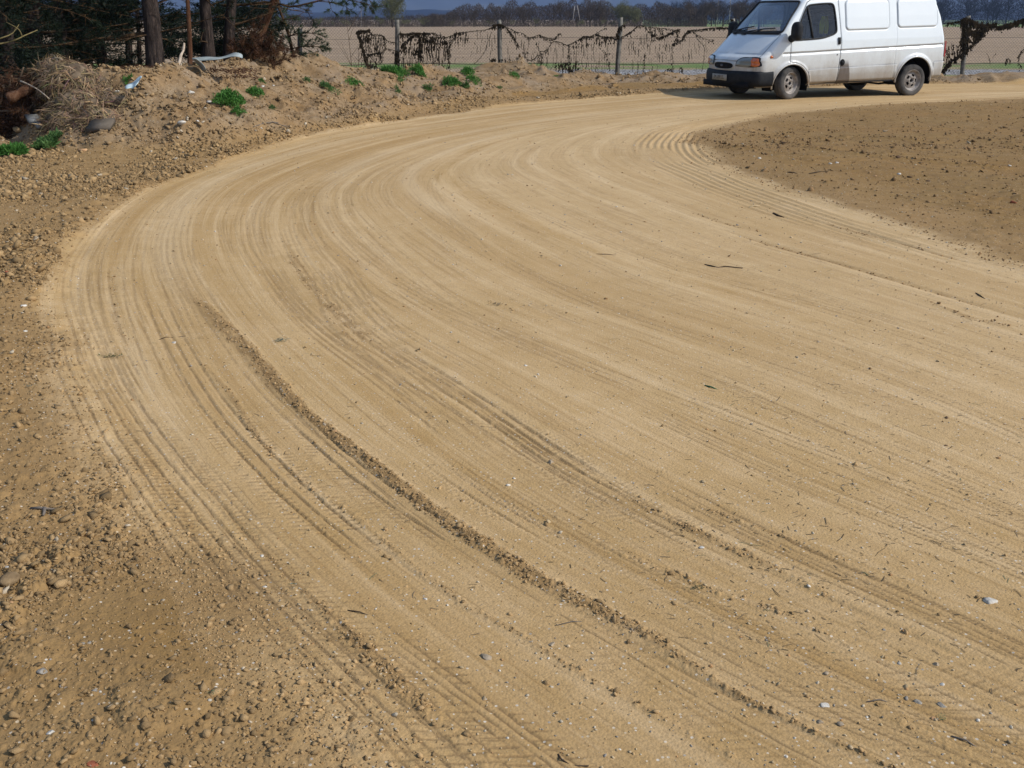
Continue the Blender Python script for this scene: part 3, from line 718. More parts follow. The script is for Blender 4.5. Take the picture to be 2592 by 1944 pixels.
    off -= .020 * sstep(.0, .010, zb - Z) * sstep(.062, .030, zb - Z) * inb; seam_and_shade = np.maximum(seam_and_shade, .70 * g(Z - zb + .004, .007) * inb)  # dark line painted along the pressed belt groove as its shade
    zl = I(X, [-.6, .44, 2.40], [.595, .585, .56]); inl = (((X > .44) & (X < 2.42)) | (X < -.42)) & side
    off += .012 * sstep(.0, .010, zl - Z) * inl; seam_and_shade = np.maximum(seam_and_shade, .8 * g(Z - zl, .0065) * inl)
    off -= .006 * g(X - .50, .006) * side * (Z < 1.74); seam_and_shade = np.maximum(seam_and_shade, .15 * g(X - .50, .006) * side)
    off -= .03 * sstep(.34, .27, Z) * side
    # rear edge step
    # hood / front panel seams
    hz = .80; 
    yh = I(Z, [.80, .85, 1.0, 1.185], [.86, .85, .845, .855])
    hs = g(Y - yh, .008) * (Z > .735) * (Z < 1.19) * front; seam_and_shade = np.maximum(seam_and_shade, hs * .9); off -= .010 * hs
    hl = g(Z - .742 + .02 * Y, .0075) * (Y < .42) * front; seam_and_shade = np.maximum(seam_and_shade, hl); off -= .008 * hl
    cs = g(Z - 1.19, .009) * (Y < .86) * front; seam_and_shade = np.maximum(seam_and_shade, cs)
    off += .008 * sstep(.12, 0, np.abs(Y - .45) - .25) * (Z > .86) * (Z < 1.15) * front
    # wheel arches
    AF = (2.79, .285, .375); AR = (0.01, .290, .400)
    for (cx, cz, r) in (AF, AR):
        d = np.hypot(X - cx, (Z - cz)); off += .022 * sstep(r + .085, r + .035, d) * side * (Z > .26) 
        nz_ = vn(X * 18, Z * 18, 3); rust = np.maximum(rust, sstep(.045, .012, d - r) * sstep(.45, .7, nz_) * side * (np.arctan2(Z - cz, X - cx) > .9 if cx > 1 else np.arctan2(Z - cz, X - cx) > .3))
    # apply along local outward normal in plan
    dx = np.gradient(X, axis=1); dy = np.gradient(Y, axis=1); L = np.hypot(dx, dy) + 1e-9; nx = -dy / L * -1; ny = dx / L * -1
    nx, ny = dy / L, -dx / L
    sgn = np.sign(nx * (X - 1.4) + ny * Y); nx *= sgn; ny *= sgn
    Xo = X + nx * off; Yo = np.maximum(Y + ny * off, 0)
    shear = lambda x, z: z + .025 * (1.4 - x)
    def mk(sign):
        return np.stack([Xo, sign * Yo, shear(Xo, Z)], -1)
    V = np.concatenate([mk(1).reshape(-1, 3), mk(-1).reshape(-1, 3)]); nV = nz * nh
    idx = np.arange(nV).reshape(nz, nh)
    q = np.stack([idx[:-1, :-1], idx[:-1, 1:], idx[1:, 1:], idx[1:, :-1]], -1)
    c4 = lambda M: .25 * (M[:-1, :-1] + M[1:, :-1] + M[1:, 1:] + M[:-1, 1:])
    cX, cY, cZ = c4(X), c4(Y), c4(Z); cside = side[:-1, :-1]; cfront = (np.arange(nh - 1) < 66)[None, :] & (cZ < 1.80)
    kind = np.zeros(cX.shape, int)
    yw = I(cZ, [1.20, 1.25, 1.72, 1.76], [.80, .845, .705, .66])
    kind[pip(DOOR, cX, cZ) & cside] = 1
    kind[(cZ > .735) & (cZ < 1.19) & (cY < I(cZ, [.8, 1.185], [.86, .855])) & cfront] = 2
    kind[pip(WIN, cX, cZ) & cside] = 3
    kind[cfront & (cZ > 1.215) & (cZ < 1.752) & (cY < yw)] = 4
    rearw = (np.arange(nh - 1) >= 420)[None, :] & (cZ > 1.25) & (cZ < 1.68) & (cY < .68) & (cY > .05); kind[rearw] = 5
    kind[cside & (np.hypot(cX - AF[0], cZ - AF[1]) < AF[2])] = -1
    kind[cside & (np.hypot(cX - AR[0], cZ - AR[1]) < AR[2])] = -1
    att = {'seam_and_shade': np.tile(seam_and_shade.ravel(), 2), 'rust': np.tile(rust.ravel(), 2)}
    def part(nm, ks, sides, mat, parent=root, inset=0):
        fl = []
        for sg_, rev in ((0, False), (1, True)):
            if sg_ not in sides: continue
            f = q[np.isin(kind, ks)] + sg_ * nV; fl.append(f[:, ::-1] if rev else f)
        f = np.concatenate(fl); used = np.unique(f); rm = np.zeros(len(V), np.int64); rm[used] = np.arange(len(used)); VV = V[used].copy()
        if inset: VV[:, 1] *= 1 - inset; VV[:, 0] -= inset * .8
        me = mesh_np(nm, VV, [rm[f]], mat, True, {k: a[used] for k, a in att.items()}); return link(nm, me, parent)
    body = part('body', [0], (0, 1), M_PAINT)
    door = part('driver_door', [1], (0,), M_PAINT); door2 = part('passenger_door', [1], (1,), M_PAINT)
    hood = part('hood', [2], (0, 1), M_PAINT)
    wn = part('door_window', [3], (0,), M_GLASS, door, .006); wn2 = part('door_window', [3], (1,), M_GLASS, door2, .006)
    ws = part('windshield', [4], (0, 1), M_GLASSF, root, .006); part('rear_window', [5], (0, 1), M_GLASS, root, .004)
    # surface point on the side at (x,z)
    def sy(x, z): return float(fW(z))
    def onside(x, z, s=1, o=0.0): return (x, s * (sy(x, z) + o), shear(x, z))
    for s, par in ((1, door), (-1, door2)):
        pts = np.array([onside(x, z, s, .002) for x, z in crom(np.vstack([WIN, WIN[:1]]), .03)]); m = MB(); m.tube(pts, .016, 6, False); m.build('window_seal', M_RUB, par, True)
        m = MB(); m.tube([onside(2.475, 1.67, s, .004), onside(2.42, 1.40, s, .004), onside(2.375, 1.10, s, .004)], .019, 6); m.build('window_divider', M_RUB, par, True)
    def fX(y, z):
        w = fW(z); rc = fRc(z); bow = fBow(z); y = abs(y)
        if y <= w - rc: return fXf(z) - bow * (y / (w - rc)) ** 2
        t = min(1, (y - (w - rc)) / rc); return fXf(z) - bow - rc * 1.25 * (1 - math.sqrt(max(0, 1 - t * t)))
    def onf(y, z, o=0.0): x = fX(y, z) + o; return (x, y, shear(x, z))
    # windshield seal and black cowl
    loop = [(-.80,1.215),(0,1.213),(.80,1.215),(.85,1.25),(.775,1.50),(.71,1.725),(.66,1.755),(0,1.76),(-.66,1.755),(-.71,1.725),(-.775,1.50),(-.85,1.25),(-.80,1.215)]
    pts = np.array([onf(y, z, .004) for y, z in crom(loop, .04)]); m = MB(); m.tube(pts, .018, 6, False); m.build('windshield_seal', M_RUB, root, True)
    m = MB(); yy = np.linspace(-.82, .82, 24)
    V_ = [onf(y, 1.195, .012) for y in yy] + [onf(y, 1.26 - .02 * (1 - abs(y)), .010) for y in yy]
    n = len(yy); m.add(V_, [(i, i + 1, n + i + 1, n + i) for i in range(n - 1)]); m.build('cowl_panel', M_RUB, root, True)
    for y0, y1, z1 in ((.10, .62, 1.30), (-.62, -.02, 1.325)):
        m = MB(); m.tube([onf(y0, 1.205, .03), onf((y0 + y1) / 2, (1.24 + z1) / 2 + .012, .035), onf(y1, z1, .03)], .009, 5)
        m.tube([onf(y0 - .22, 1.235, .022), onf(y0 + .25, 1.285, .025), onf(y1 + .02, z1 + .0, .025)], .011, 5); m.build('wiper', M_RUB, root)
    for y in (-.10, -.52):
        m = MB(); m.tube([onf(y, 1.19, .018), onf(y - .16, 1.19, .018)], .014, 6); m.build('washer_cover', M_RUB, root)
    # bumper
    m = MB(); yy = np.linspace(-1, 1, 61); prof = [(-.04, .285), (.015, .30), (.045, .36), (.05, .42), (.045, .50), (.030, .545), (-.005, .563), (-.03, .56)]
    def bpt(u, o, z):
        a = abs(u); s = 1 if u >= 0 else -1
        if a < .74:
            y = a / .74 * .93; x = fX(min(y, .90), .55); 
            if y > .90: y = .90
            th = min(1, (a / .74) ** 3) * 1.0; return (x + o * math.cos(th), s * (y + o * math.sin(th) * .9), shear(x, z))
        t = (a - .74) / .26; x = fX(.90, .55) * (1 - t) + 3.175 * t; return (x, s * (.915 + .02 * t + o * .62), shear(x, z))
    V_ = [bpt(u, o, z) for u in yy for o, z in prof]; n = len(prof)
    m.add(V_, [(i * n + k, i * n + k + 1, (i + 1) * n + k + 1, (i + 1) * n + k) for i in range(60) for k in range(n - 1)]); bp = m.build('front_bumper', M_PLAST, root, True)
    m = MB(); m.box(3.40, 3.66, -.75, .75, .20, .30); m.box(2.3, 3.5, -.55, .55, .22, .36); m.build('under_tray', M_BLACK, root)
    # grille
    ell = [(.345 * math.copysign(abs(math.cos(a)) ** .55, math.cos(a)) - .01, .650 + (.060 if math.sin(a) > 0 else .068) * math.copysign(abs(math.sin(a)) ** .8, math.sin(a))) for a in np.linspace(0, 2 * math.pi, 40, endpoint=False)]
    m = MB(); n = 40; V_ = [onf(y * t, .650 + (z - .650) * t, .012) for t in (1, .8, .6, .4, .2) for y, z in ell] + [onf(0, .65, .012)]
    m.add(V_, [(r * n + i, r * n + (i + 1) % n, (r + 1) * n + (i + 1) % n, (r + 1) * n + i) for r in range(4) for i in range(n)] + [(4 * n + i, 4 * n + (i + 1) % n, 5 * n) for i in range(n)]); gr = m.build('grille', M_BLACK, root)
    m = MB(); m.tube([onf(y, z, .010) for y, z in ell] + [onf(*ell[0], .010)], .008, 5, False); m.build('grille_rim', M_PAINT, gr, True)
    m = MB()
    for z in (.605, .63, .655, .685): m.tube([onf(y, z, .015) for y in np.linspace(-.25, .25, 9)], .0035, 4)
    m.build('slat', M_RUB, gr)
    el = [(.052 * math.cos(a) - .01, .648 + .024 * math.sin(a)) for a in np.linspace(0, 2 * math.pi, 28, endpoint=False)]
    m = MB(); V_ = [onf(y, z, .022) for y, z in el] + [onf(-.01, .648, .028)]; m.add(V_, [(i, (i + 1) % 28, 28) for i in range(28)])
    em = m.build('badge', simple_mat('badge_blue', (.03, .04, .06), .3, .5), gr)
    tx = bpy.data.curves.new('badge_text', 'FONT'); tx.body = 'Ford'; tx.size = .030; tx.extrude = .001; tx.align_x = 'CENTER'; tx.align_y = 'CENTER'; tx.shear = .4
    def text_part(cv, nm, mat, parent, loc, tilt=0.0, rz=0):
        tmp = bpy.data.objects.new(nm, cv); COL.objects.link(tmp); dg = bpy.context.evaluated_depsgraph_get(); dg.update()
        me = bpy.data.meshes.new_from_object(tmp.evaluated_get(dg)); bpy.data.objects.remove(tmp); me.materials.clear(); me.materials.append(mat)
        o = link(nm, me, parent); o.location = loc; o.rotation_euler = (math.pi / 2 - tilt, 0, math.pi / 2 + rz); return o
    M_SILV = simple_mat('silver_letters', (.22, .23, .25), .4, .5)
    text_part(tx, 'badge_lettering', M_SILV, gr, onf(-.01, .648, .0295), .0)
    # head lamps
    for s in (1, -1):
        hl_ = [(.415,.660),(.422,.71),(.455,.755),(.51,.785),(.60,.793),(.745,.790),(.745,.655)]
        am = [(.752,.655),(.752,.790),(.83,.790),(.885,.787),(.905,.74),(.90,.655)]
        hou = [(.40,.645),(.405,.715),(.44,.772),(.50,.802),(.62,.810),(.895,.803),(.918,.74),(.915,.645)]
        def plate(nm, poly, o, mat, par, dome=.0):
            P = crom(np.vstack([poly, poly[:1]]), .02)[:-1] if nm != 'headlight' else crom(np.vstack([poly, poly[:1]]), .02)[:-1]
            c = P.mean(0); V_ = []; nr = 7
            for k in range(nr):
                t = 1 - k / nr
                for y, z in P: yy_, zz_ = c + (np.array([y, z]) - c) * t; V_.append(onf(s * yy_, zz_, o + dome * (1 - t * t)))
            V_.append(onf(s * c[0], c[1], o + dome)); n = len(P); m = MB()
            m.add(V_, [(r * n + i, r * n + (i + 1) % n, (r + 1) * n + (i + 1) % n, (r + 1) * n + i) for r in range(nr - 1) for i in range(n)] + [((nr - 1) * n + i, (nr - 1) * n + (i + 1) % n, nr * n) for i in range(n)])
            return m.build(nm, mat, par, True)
        h = plate('headlight', hou, .016, M_RUB, root); plate('lens', hl_, .021, M_LAMP, h, .006); plate('turn_signal', am, .021, M_AMBER, h, .004)
        m = MB(); m.lathe([(.001, .016), (.02, .014), (.033, .006), (.036, -.004)], 20)
        o = m.build('side_indicator', M_AMBER, root, True); o.location = (3.24, s * (fW(.81) + .001), shear(3.24, .81)); o.scale = (1, s, .75)
    # number plate
    m = MB(); m.box(-.006, .006, -.26, .26, -.055, .055); pl = m.build('number_plate', simple_mat('dirty_plate', (.36, .33, .27), .6, .3, .2, 30), root)
    px_ = fX(0, .5) + .062; pl.location = (px_, -.02, shear(px_, .435))
    tx = bpy.data.curves.new('plate_text', 'FONT'); tx.body = 'M 3I9I EL'; tx.size = .098; tx.extrude = .001; tx.align_x = 'CENTER'; tx.align_y = 'CENTER'; tx.space_character = .95
    text_part(tx, 'plate_lettering', simple_mat('plate_letters', (.09, .075, .06), .7), pl, (.0075, 0, 0))
    # mirrors
    for s in (1, -1):
        m = MB(); c = np.array(onside(2.83, 1.17, s)); 
        m.tube([c + [.01, -s * .01, -.06], c + [.0, s * .07, -.045], c + [.0, s * .15, .0]], [.075, .055, .05], 10); m.add([np.array(onside(a, b_, s, .012)) for a, b_ in ((2.86, 1.075), (2.60, 1.075), (2.655, 1.30), (2.80, 1.14))], [(0, 1, 2, 3)])
        me_ = bmesh_blob((.085, .12, .165)); V_ = me_[0] * [1, 1, 1] + (c + [.02, s * .19, .075]); V_[:, 0] = np.maximum(V_[:, 0], c[0] - .03)
        m.add(V_, me_[1]); mo = m.build('wing_mirror', M_PLAST, root, True)
        m = MB(); V_ = me_[0] * [0, .86, .86] + (c + [-.036, s * .19, .075]); m.add(V_, me_[1]); m.build('mirror_glass', simple_mat('mirror', (.6, .63, .66), .08, .5, metallic=1.0), mo, True)
    # door handles, filler hole, tail lamps
    for s, par in ((1, door), (-1, door2)):
        m = MB(); a = onside(1.80, 1.045, s, .004); m.box(a[0] - .028, a[0] + .022, a[1] - .012, a[1] + .016, a[2] - .062, a[2] + .062); m.build('door_handle', M_RUB, par)
        m = MB(); m.lathe([(.001, .004), (.011, .004), (.013, -.004)], 12); o = m.build('door_lock', M_RUB, par); o.location = (1.82, s * (fW(.80) + .003), shear(1.82, .80)); o.scale = (1, s, 1)
        m = MB()
        tl = [(-.668,.68),(-.668,.96),(-.650,.97),(-.640,.95),(-.645,.68)]
        V_ = [(x, s * (sy(x, z) + .006), shear(x, z)) for x, z in tl] + [(-.70, s * .86, shear(-.7, .68)), (-.695, s * .86, shear(-.7, .96))]
        m.add(V_, [(0, 1, 2, 3, 4), (0, 5, 6, 1)]); m.build('tail_light', M_REDL, root)
    m = MB(); m.lathe([(.001, .012), (.044, .011), (.052, .006), (.056, -.01)], 24); o = m.build('filler_neck', M_BLACK, root, True); o.location = (1.69, fW(.655) + .001, shear(1.69, .655)); o.scale = (1, 1, 1.15)
    m = MB(); m.lathe([(.001, .026), (.020, .024), (.024, .010)], 16); c_ = m.build('fuel_cap', M_PLAST, o, True); c_.location = (.003, -.008, 0)
    # wheel-arch lips and liners
    for nm, (cx, cz, r) in (('front', AF), ('rear', AR)):
        for s in (1, -1):
            m = MB(); P = []
            for a in np.linspace(math.radians(-8), math.radians(188), 40):
                x = cx + (r + .012) * math.cos(a); z = cz + (r + .012) * math.sin(a); 
                if nm == 'front' and a > 2.9: x -= .10 * (a - 2.9)
                z = max(z, .235); P.append((x, s * (sy(x, max(z, .3)) + .018), shear(x, z)))
            m.tube(P, .017, 6); lip = m.build('wheel_arch_trim', M_PAINT, root, True)
            m = MB(); V_ = []
            for a in np.linspace(math.radians(-15), math.radians(195), 30):
                for yo in (-.005, -.34): V_.append((cx + (r + .014) * math.cos(a), s * (.93 + yo), shear(cx, cz + (r + .014) * math.sin(a))))
            V_ = np.array(V_); m.add(V_, [(2 * i, 2 * i + 1, 2 * i + 3, 2 * i + 2) for i in range(29)]); k = len(V_)
            m.add([V_[2 * i + 1] for i in range(30)] , [tuple(range(30))]); m.build('wheel_housing', M_BLACK, root)
    # floor pan, cargo wall, cabin
    m = MB(); m.box(-.60, 3.35, -.60, .60, .30, .33); m.box(.45, 2.35, .58, .90, .285, .30); m.box(.45, 2.35, -.90, -.58, .285, .30); m.build('floor_pan', M_BLACK, root)
    m = MB(); m.tube([(.9, .5, .27), (.5, .55, .22), (.3, .6, .24)], .02, 6); m.tube([(1.0, .35, .25), (.75, .42, .25)], .06, 8); m.build('exhaust_pipe', M_BLACK, root)
    m = MB(); m.box(1.60, 1.64, -.74, .74, .34, 1.74); m.build('bulkhead', M_INT, root)
    m = MB(); m.box(2.82, 3.02, -.82, .82, .90, 1.14); m.box(2.72, 2.86, .25, .65, 1.0, 1.17); m.build('dashboard', M_INT, root)
    ring = [(2.60 + .08 * math.sin(a), .42 + .19 * math.cos(a), 1.17 + .17 * math.sin(a)) for a in np.linspace(0, 2 * math.pi, 25)]
    m = MB(); m.tube(ring, .014, 6, False); m.tube([(2.60, .24, 1.17), (2.60, .60, 1.17)], .015, 5); m.tube([(2.60, .42, 1.17), (2.8, .42, 1.05)], .03, 6); m.build('steering_wheel', M_RUB, root, True)
    for y0 in (.42, -.42):
        st = empty('seat'); st.parent = root
        m = MB(); m.box(2.05, 2.50, y0 - .25, y0 + .25, .60, .76); m.box(1.90, 2.02, y0 - .24, y0 + .24, .74, 1.30); m.box(1.90, 2.00, y0 - .12, y0 + .12, 1.34, 1.52)
        o = m.build('seat', M_STRIPE, root); bpy.data.objects.remove(st)
    m = MB()
    for z in (1.38, 1.47, 1.56): m.box(1.645, 1.66, -.7, .7, z, z + .025)
    m.build('bulkhead_rail', simple_mat('rail_grey', (.16, .17, .17), .6), root)
    # wheels
    R0 = .300
    def wheel(x, s, steer):
        w = empty('wheel', (x, s * .83, .292)); w.parent = root; w.rotation_euler = (0, 0, steer)
        wt = .095; m = MB()
        prof = [(.19, wt - .03), (.196, wt - .010), (.215, wt - .0), (.245, wt + .004), (.275, wt - .006), (.290, wt - .018), (R0 - .002, wt - .034), (R0, wt - .06)]
        for k in range(1, 5):
            a = wt - .06 - (2 * wt - .12) * k / 5; prof += [(R0, a + .005), (R0 - .008, a + .003), (R0 - .008, a - .003), (R0, a - .005)]
        prof += [(R0, -wt + .06), (R0 - .002, -wt + .034), (.275, -wt), (.2, -wt), (.18, -wt + .03)]
        m.lathe([(r, s * a) for r, a in prof], 56); ty = m.build('tyre', M_TYRE, w, True)
        m = MB(); rp = [(.194, .072), (.199, .080), (.192, .085), (.183, .072), (.175, .050), (.165, .030), (.150, .028), (.140, .034)]
        m.lathe([(r, s * a) for r, a in rp], 48)
        # spider with oval holes
        ns_ = 60; V_ = []; F_ = []; rads = [.140, .132, .118, .104, .090, .078, .062, .050, .044, .001]; dep = [.034, .038, .044, .050, .055, .058, .060, .064, .052, .050]
        for r, a in zip(rads, dep):
            for k in range(ns_): t = 2 * math.pi * k / ns_; V_.append((r * math.cos(t), s * a, r * math.sin(t)))
        for i in range(9):
            for k in range(ns_):
                t = ((k + .5) / ns_ * 5) % 1; rm_ = (rads[i] + rads[i + 1]) / 2
                if 2 <= i <= 4 - 0 and abs(t - .5) < .27: continue
                F_.append((i * ns_ + k, (i + 1) * ns_ + k, (i + 1) * ns_ + (k + 1) % ns_, i * ns_ + (k + 1) % ns_))
        m.add(V_, F_)
        for k in range(5):
            t = 2 * math.pi * k / 5; c = np.array([.070 * math.cos(t), 0, .070 * math.sin(t)]); m.tube([c + [0, s * .055, 0], c + [0, s * .070, 0]], .010, 6)
        m.build('rim', M_RIM, w, True)
        m = MB(); m.lathe([(.17, s * .005), (.001, s * .010)], 24); m.lathe([(.030, s * .05), (.026, s * .066), (.001, s * .068)], 14); m.build('hub', M_BLACK, w)
        m = MB(); m.lathe([(.199, s * .079), (.203, s * .086), (.196, s * .090)], 40); m.build('rim_edge', simple_mat('worn_rim_edge', (.33, .30, .27), .6), w, True)
    wheel(WB, 1, math.radians(17)); wheel(WB, -1, math.radians(15)); wheel(0, 1, 0); wheel(0, -1, 0)
    return root
def bmesh_blob(sc, n=2):
    import bmesh
    bm = bmesh.new(); bmesh.ops.create_icosphere(bm, subdivisions=3, radius=1)
    V = np.array([v.co[:] for v in bm.verts]); V = np.sign(V) * np.abs(V) ** .72; V = V / np.abs(V).max(); F_ = [tuple(v.index for v in f.verts) for f in bm.faces]; bm.free()
    return V * np.array(sc), F_
van = build_van()
def v2w(x, y, z): p = van.matrix_basis @ Vector((x, y, z)); return p
m = MB()   # the vest: folded cloth over the seat back
P = [(0, 1.47), (.01, 1.38), (.015, 1.28), (.02, 1.17)]
ys = np.linspace(-.16, .16, 9)
V_ = []
for sx in (1, -1):
    for (dxx, z) in P:
        for k, yv in enumerate(ys): V_.append((2.00 + sx * (.03 + dxx) + .01 * math.sin(k * 2.1 + z * 20), .70 + yv * .45 * (1 - .2 * (z > 1.4)), z - (.02 * (k % 2)) * (z < 1.2)))
n = 9; Fs = [(r * n + k, r * n + k + 1, (r + 1) * n + k + 1, (r + 1) * n + k) for r in range(3) for k in range(8)] + [(36 + r * n + k, 36 + (r + 1) * n + k, 36 + (r + 1) * n + k + 1, 36 + r * n + k + 1) for r in range(3) for k in range(8)] + [(k, 36 + k, 36 + k + 1, k + 1) for k in range(8)]
m.add([v2w(*v)[:] for v in V_], Fs)
vest = m.build('vest', simple_mat('yellow_cloth', (.88, .78, .08), .8, .1), None, True); tag(vest, 'yellow cloth vest seen through the driver window of the white van', 'vest')
# ================================================================== FENCE, NETS
rng = np.random.default_rng(21); rnd = random.Random(21)
M_POST = simple_mat('weathered_concrete', (.12, .11, .095), .9, .2, .3, 12, .3, 60, col2=(.20, .19, .16))
M_WIRE = simple_mat('rusty_wire', (.10, .085, .07), .7, .3, .3, 30)
M_NET = simple_mat('camouflage_cloth', (.010, .011, .008), .95, .1, .4, 6, col2=(.058, .043, .026))
FD = 26.9                                                        # depth of the fence line
def fdep(x): return FD + .00045 * (x - 1561) * 0
def fp(x, y, dy=0.0):                                            # native px -> point in the fence plane
    return atD(x, y, FD + dy)
fence = empty('wire_fence', (0, 0, 0)); fx_, fy_ = gp(1561, 197); fence.location = (float(fx_), FD, 0)
tag(fence, 'old chain link fence with thin concrete posts along the edge of the bare field', 'fence')
def lp(P): return np.asarray(P) - np.array(fence.location)
for (xt, yt, xb, yb, w) in [(759,72,757,165,.055),(1005,50,1006,186,.05),(1263,50,1268,196,.052),(1572,44,1561,197,.052),(1856,47,1852,197,.05),(2143,46,2146,197,.05),(2452,40,2435,195,.055),(2745,44,2742,196,.05)]:
    a = fp(xb, yb); a[2] = float(gz(a[0], a[1])) - .15; b_ = fp(xt, yt); m = MB()
    P = [lp(a + (b_ - a) * t) + np.array([.006 * math.sin(t * 9 + xt), 0, 0]) for t in np.linspace(0, 1, 7)]
    m.tube(P, [w * 1.1] * 6 + [w], 4); m.build('post', M_POST if xt != 759 else M_RUB, fence)
xs = np.array([atD(x, 120, FD)[0] for x in (620, 2800)]); Lx = xs[1] - xs[0]
def top_z(x): return 1.45
m = MB(); pitch = .075
V = []; Fq = []
def strip(p, q, r):
    d = q - p; n_ = np.array([-d[2], 0, d[0]]); n_ /= np.linalg.norm(n_); k = len(V)
    V.extend([p + n_ * r, p - n_ * r, q - n_ * r, q + n_ * r, p + [0, r * 1.5, 0], q + [0, r * 1.5, 0]]); Fq.extend([(k, k + 1, k + 2, k + 3), (k, k + 3, k + 5, k + 4), (k + 1, k + 4, k + 5, k + 2)])
for i in range(int(Lx / pitch)):
    x = xs[0] + i * pitch
    for s in (1, -1):
        p = np.array([x, FD, .02]); q_ = np.array([x + s * 1.30, FD, 1.32]); strip(lp(p), lp(q_), .0016)
me = mesh_np('chain_link', np.array(V), [np.array(Fq)], M_WIRE); link('chain_link', me, fence)
for y, r, wob in ((161, .009, .02), (96, .004, .02), (192, .005, .02)):
    P = []
    for x in np.linspace(640, 2800, 60): P.append(lp(fp(x, y + 1.5 * math.sin(x / 60.) + (0 if x > 1100 else (1100 - x) * .012), -.03)))
    m = MB(); m.tube(P, r, 5); m.build('tension_wire', M_WIRE, fence)
# ---- nets
def flap(m, c, s, dirn=None):
    n = rnd.randint(5, 7); a0 = rnd.random() * 6; st = rnd.uniform(1.0, 2.4); tilt = rnd.uniform(-.6, .6)
    V_ = []
    for k in range(n):
        a = a0 + 6.283 * k / n; r = s * rnd.uniform(.45, 1.1); u = math.cos(a) * r; v = math.sin(a) * r * st
        V_.append(c + np.array([u * math.cos(tilt) + v * math.sin(tilt) * .5, rnd.uniform(-.02, .02), v]))
    V_.append(c + np.array([0, rnd.uniform(-.03, .0), 0]))
    m.add(V_, [(k, (k + 1) % n, n) for k in range(n)])
def rope(m, pts, r=.012, flaps=6, fs=.03, jit=3.0, hang=0.0):
    r = .003 + r * .30; flaps *= 1.15; fs *= .46; jit *= 1.25
    C = crom(np.array(pts, float), 3.0)
    P = [fp(x + rnd.uniform(-1, 1), y + rnd.uniform(-1.0, 1.0), -.05 + rnd.uniform(-.02, .02)) for x, y in C]
    m.tube(P, [r * rnd.uniform(.5, 1.5) for _ in P], 5)
    L = sum(math.dist(C[i], C[i + 1]) for i in range(len(C) - 1))
    for _ in range(int(L * flaps / 10)):
        x, y = C[rnd.randrange(len(C))]; flap(m, fp(x + rnd.uniform(-jit, jit), y + abs(rnd.gauss(0, jit)) * 1.0 + hang * rnd.random(), -.05), fs * rnd.uniform(.5, 1.3))
def field_flaps(m, poly, n, fs=.022, thread=.3):
    """scattered hanging scraps inside a pixel quad region given as list of (x, ytop, ybottom)"""
    xs_ = [p[0] for p in poly]
    for _ in range(n):
        x = rnd.uniform(xs_[0], xs_[-1]); y0 = np.interp(x, xs_, [p[1] for p in poly]); y1 = np.interp(x, xs_, [p[2] for p in poly]); y = y0 + (y1 - y0) * rnd.random() ** .9
        x += 3 * math.sin(y * .13 + x)
        flap(m, fp(x, y, -.045), fs * .75 * rnd.uniform(.4, 1.3))
        if rnd.random() < thread:
            P = [fp(x + rnd.uniform(-1.5, 1.5), yy, -.045) for yy in np.linspace(y - rnd.uniform(3, 16), min(y + rnd.uniform(3, 16), y1 + 3), 4)]; m.tube(P, rnd.uniform(.003, .007), 4)
def threads(m, xs_, y0, y1, n):
    for _ in range(n * 2):
        x = rnd.uniform(*xs_); a = rnd.uniform(y0, y0 + (y1 - y0) * .8); P = [fp(x + rnd.gauss(0, .6), y, -.045) for y in np.linspace(a, min(a + rnd.uniform(6, 26), y1), 5)]; m.tube(P, rnd.uniform(.0015, .0045), 4)
net = MB()
rope(net, [(904,80),(911,79),(922,78),(935,76)], .03, 26, .045, 2.5); rope(net, [(906,82),(912,100),(918,122),(925,145),(932,170)], .045, 22, .045, 3)
rope(net, [(935,77),(941,86),(950,90)], .02, 10, .03); rope(net, [(951,88),(968,89)], .008, 6); rope(net, [(968,89),(975,98),(985,105),(1000,108)], .014, 9)
rope(net, [(972,92),(974,110),(975,120),(985,125),(1000,128)], .016, 9, .03); rope(net, [(928,139),(945,136),(962,134)], .02, 16, .035); rope(net, [(975,122),(968,132),(968,150),(964,160)], .014, 8)
rope(net, [(930,165),(945,167),(957,172)], .02, 14, .035); rope(net, [(913,115),(908,120),(914,122)], .01, 6)
field_flaps(net, [(910,80,170),(940,88,172),(968,92,162)], 150, .026, .45); field_flaps(net, [(915,84,110),(940,88,105)], 40, .035)
tag(net.build('camouflage_net', M_NET), 'torn dark camouflage net on the fence, from its free left end to the second post', 'net')
net = MB()
rope(net, [(1010,84),(1025,86),(1040,84),(1060,84),(1080,84)], .022, 22, .04, 3); rope(net, [(1080,86),(1095,83),(1108,88),(1125,94),(1135,93),(1150,87),(1170,82)], .015, 12, .034)
rope(net, [(1170,82),(1200,79),(1225,76),(1245,70),(1256,62)], .013, 6, .022, 2); rope(net, [(1015,122),(1025,108),(1035,98),(1050,88)], .018, 18, .035)
rope(net, [(1060,86),(1064,110),(1062,140)], .03, 16, .045, 3); rope(net, [(1065,92),(1085,104),(1105,110),(1130,104),(1150,98)], .014, 10, .03)
rope(net, [(1050,135),(1058,130),(1064,142)], .035, 20, .05, 4); rope(net, [(1006,128),(1004,150),(1006,168)], .03, 22, .045, 4)
rope(net, [(1140,110),(1138,140),(1137,175)], .010, 8, .03, 3); rope(net, [(1245,80),(1235,108),(1222,138),(1202,160)], .007, 2, .02, 1); rope(net, [(1155,86),(1145,105),(1139,120)], .008, 4)
field_flaps(net, [(1012,90,130),(1060,86,140),(1100,92,130),(1130,96,118)], 210, .036, .3); field_flaps(net, [(1012,120,172),(1075,118,174),(1137,110,176)], 170, .020, .7); threads(net, (1015, 1140), 118, 178, 34)
field_flaps(net, [(1140,92,160),(1200,82,150),(1255,74,150)], 90, .013, .2); field_flaps(net, [(1150,84,110),(1185,82,108)], 34, .028, .3)
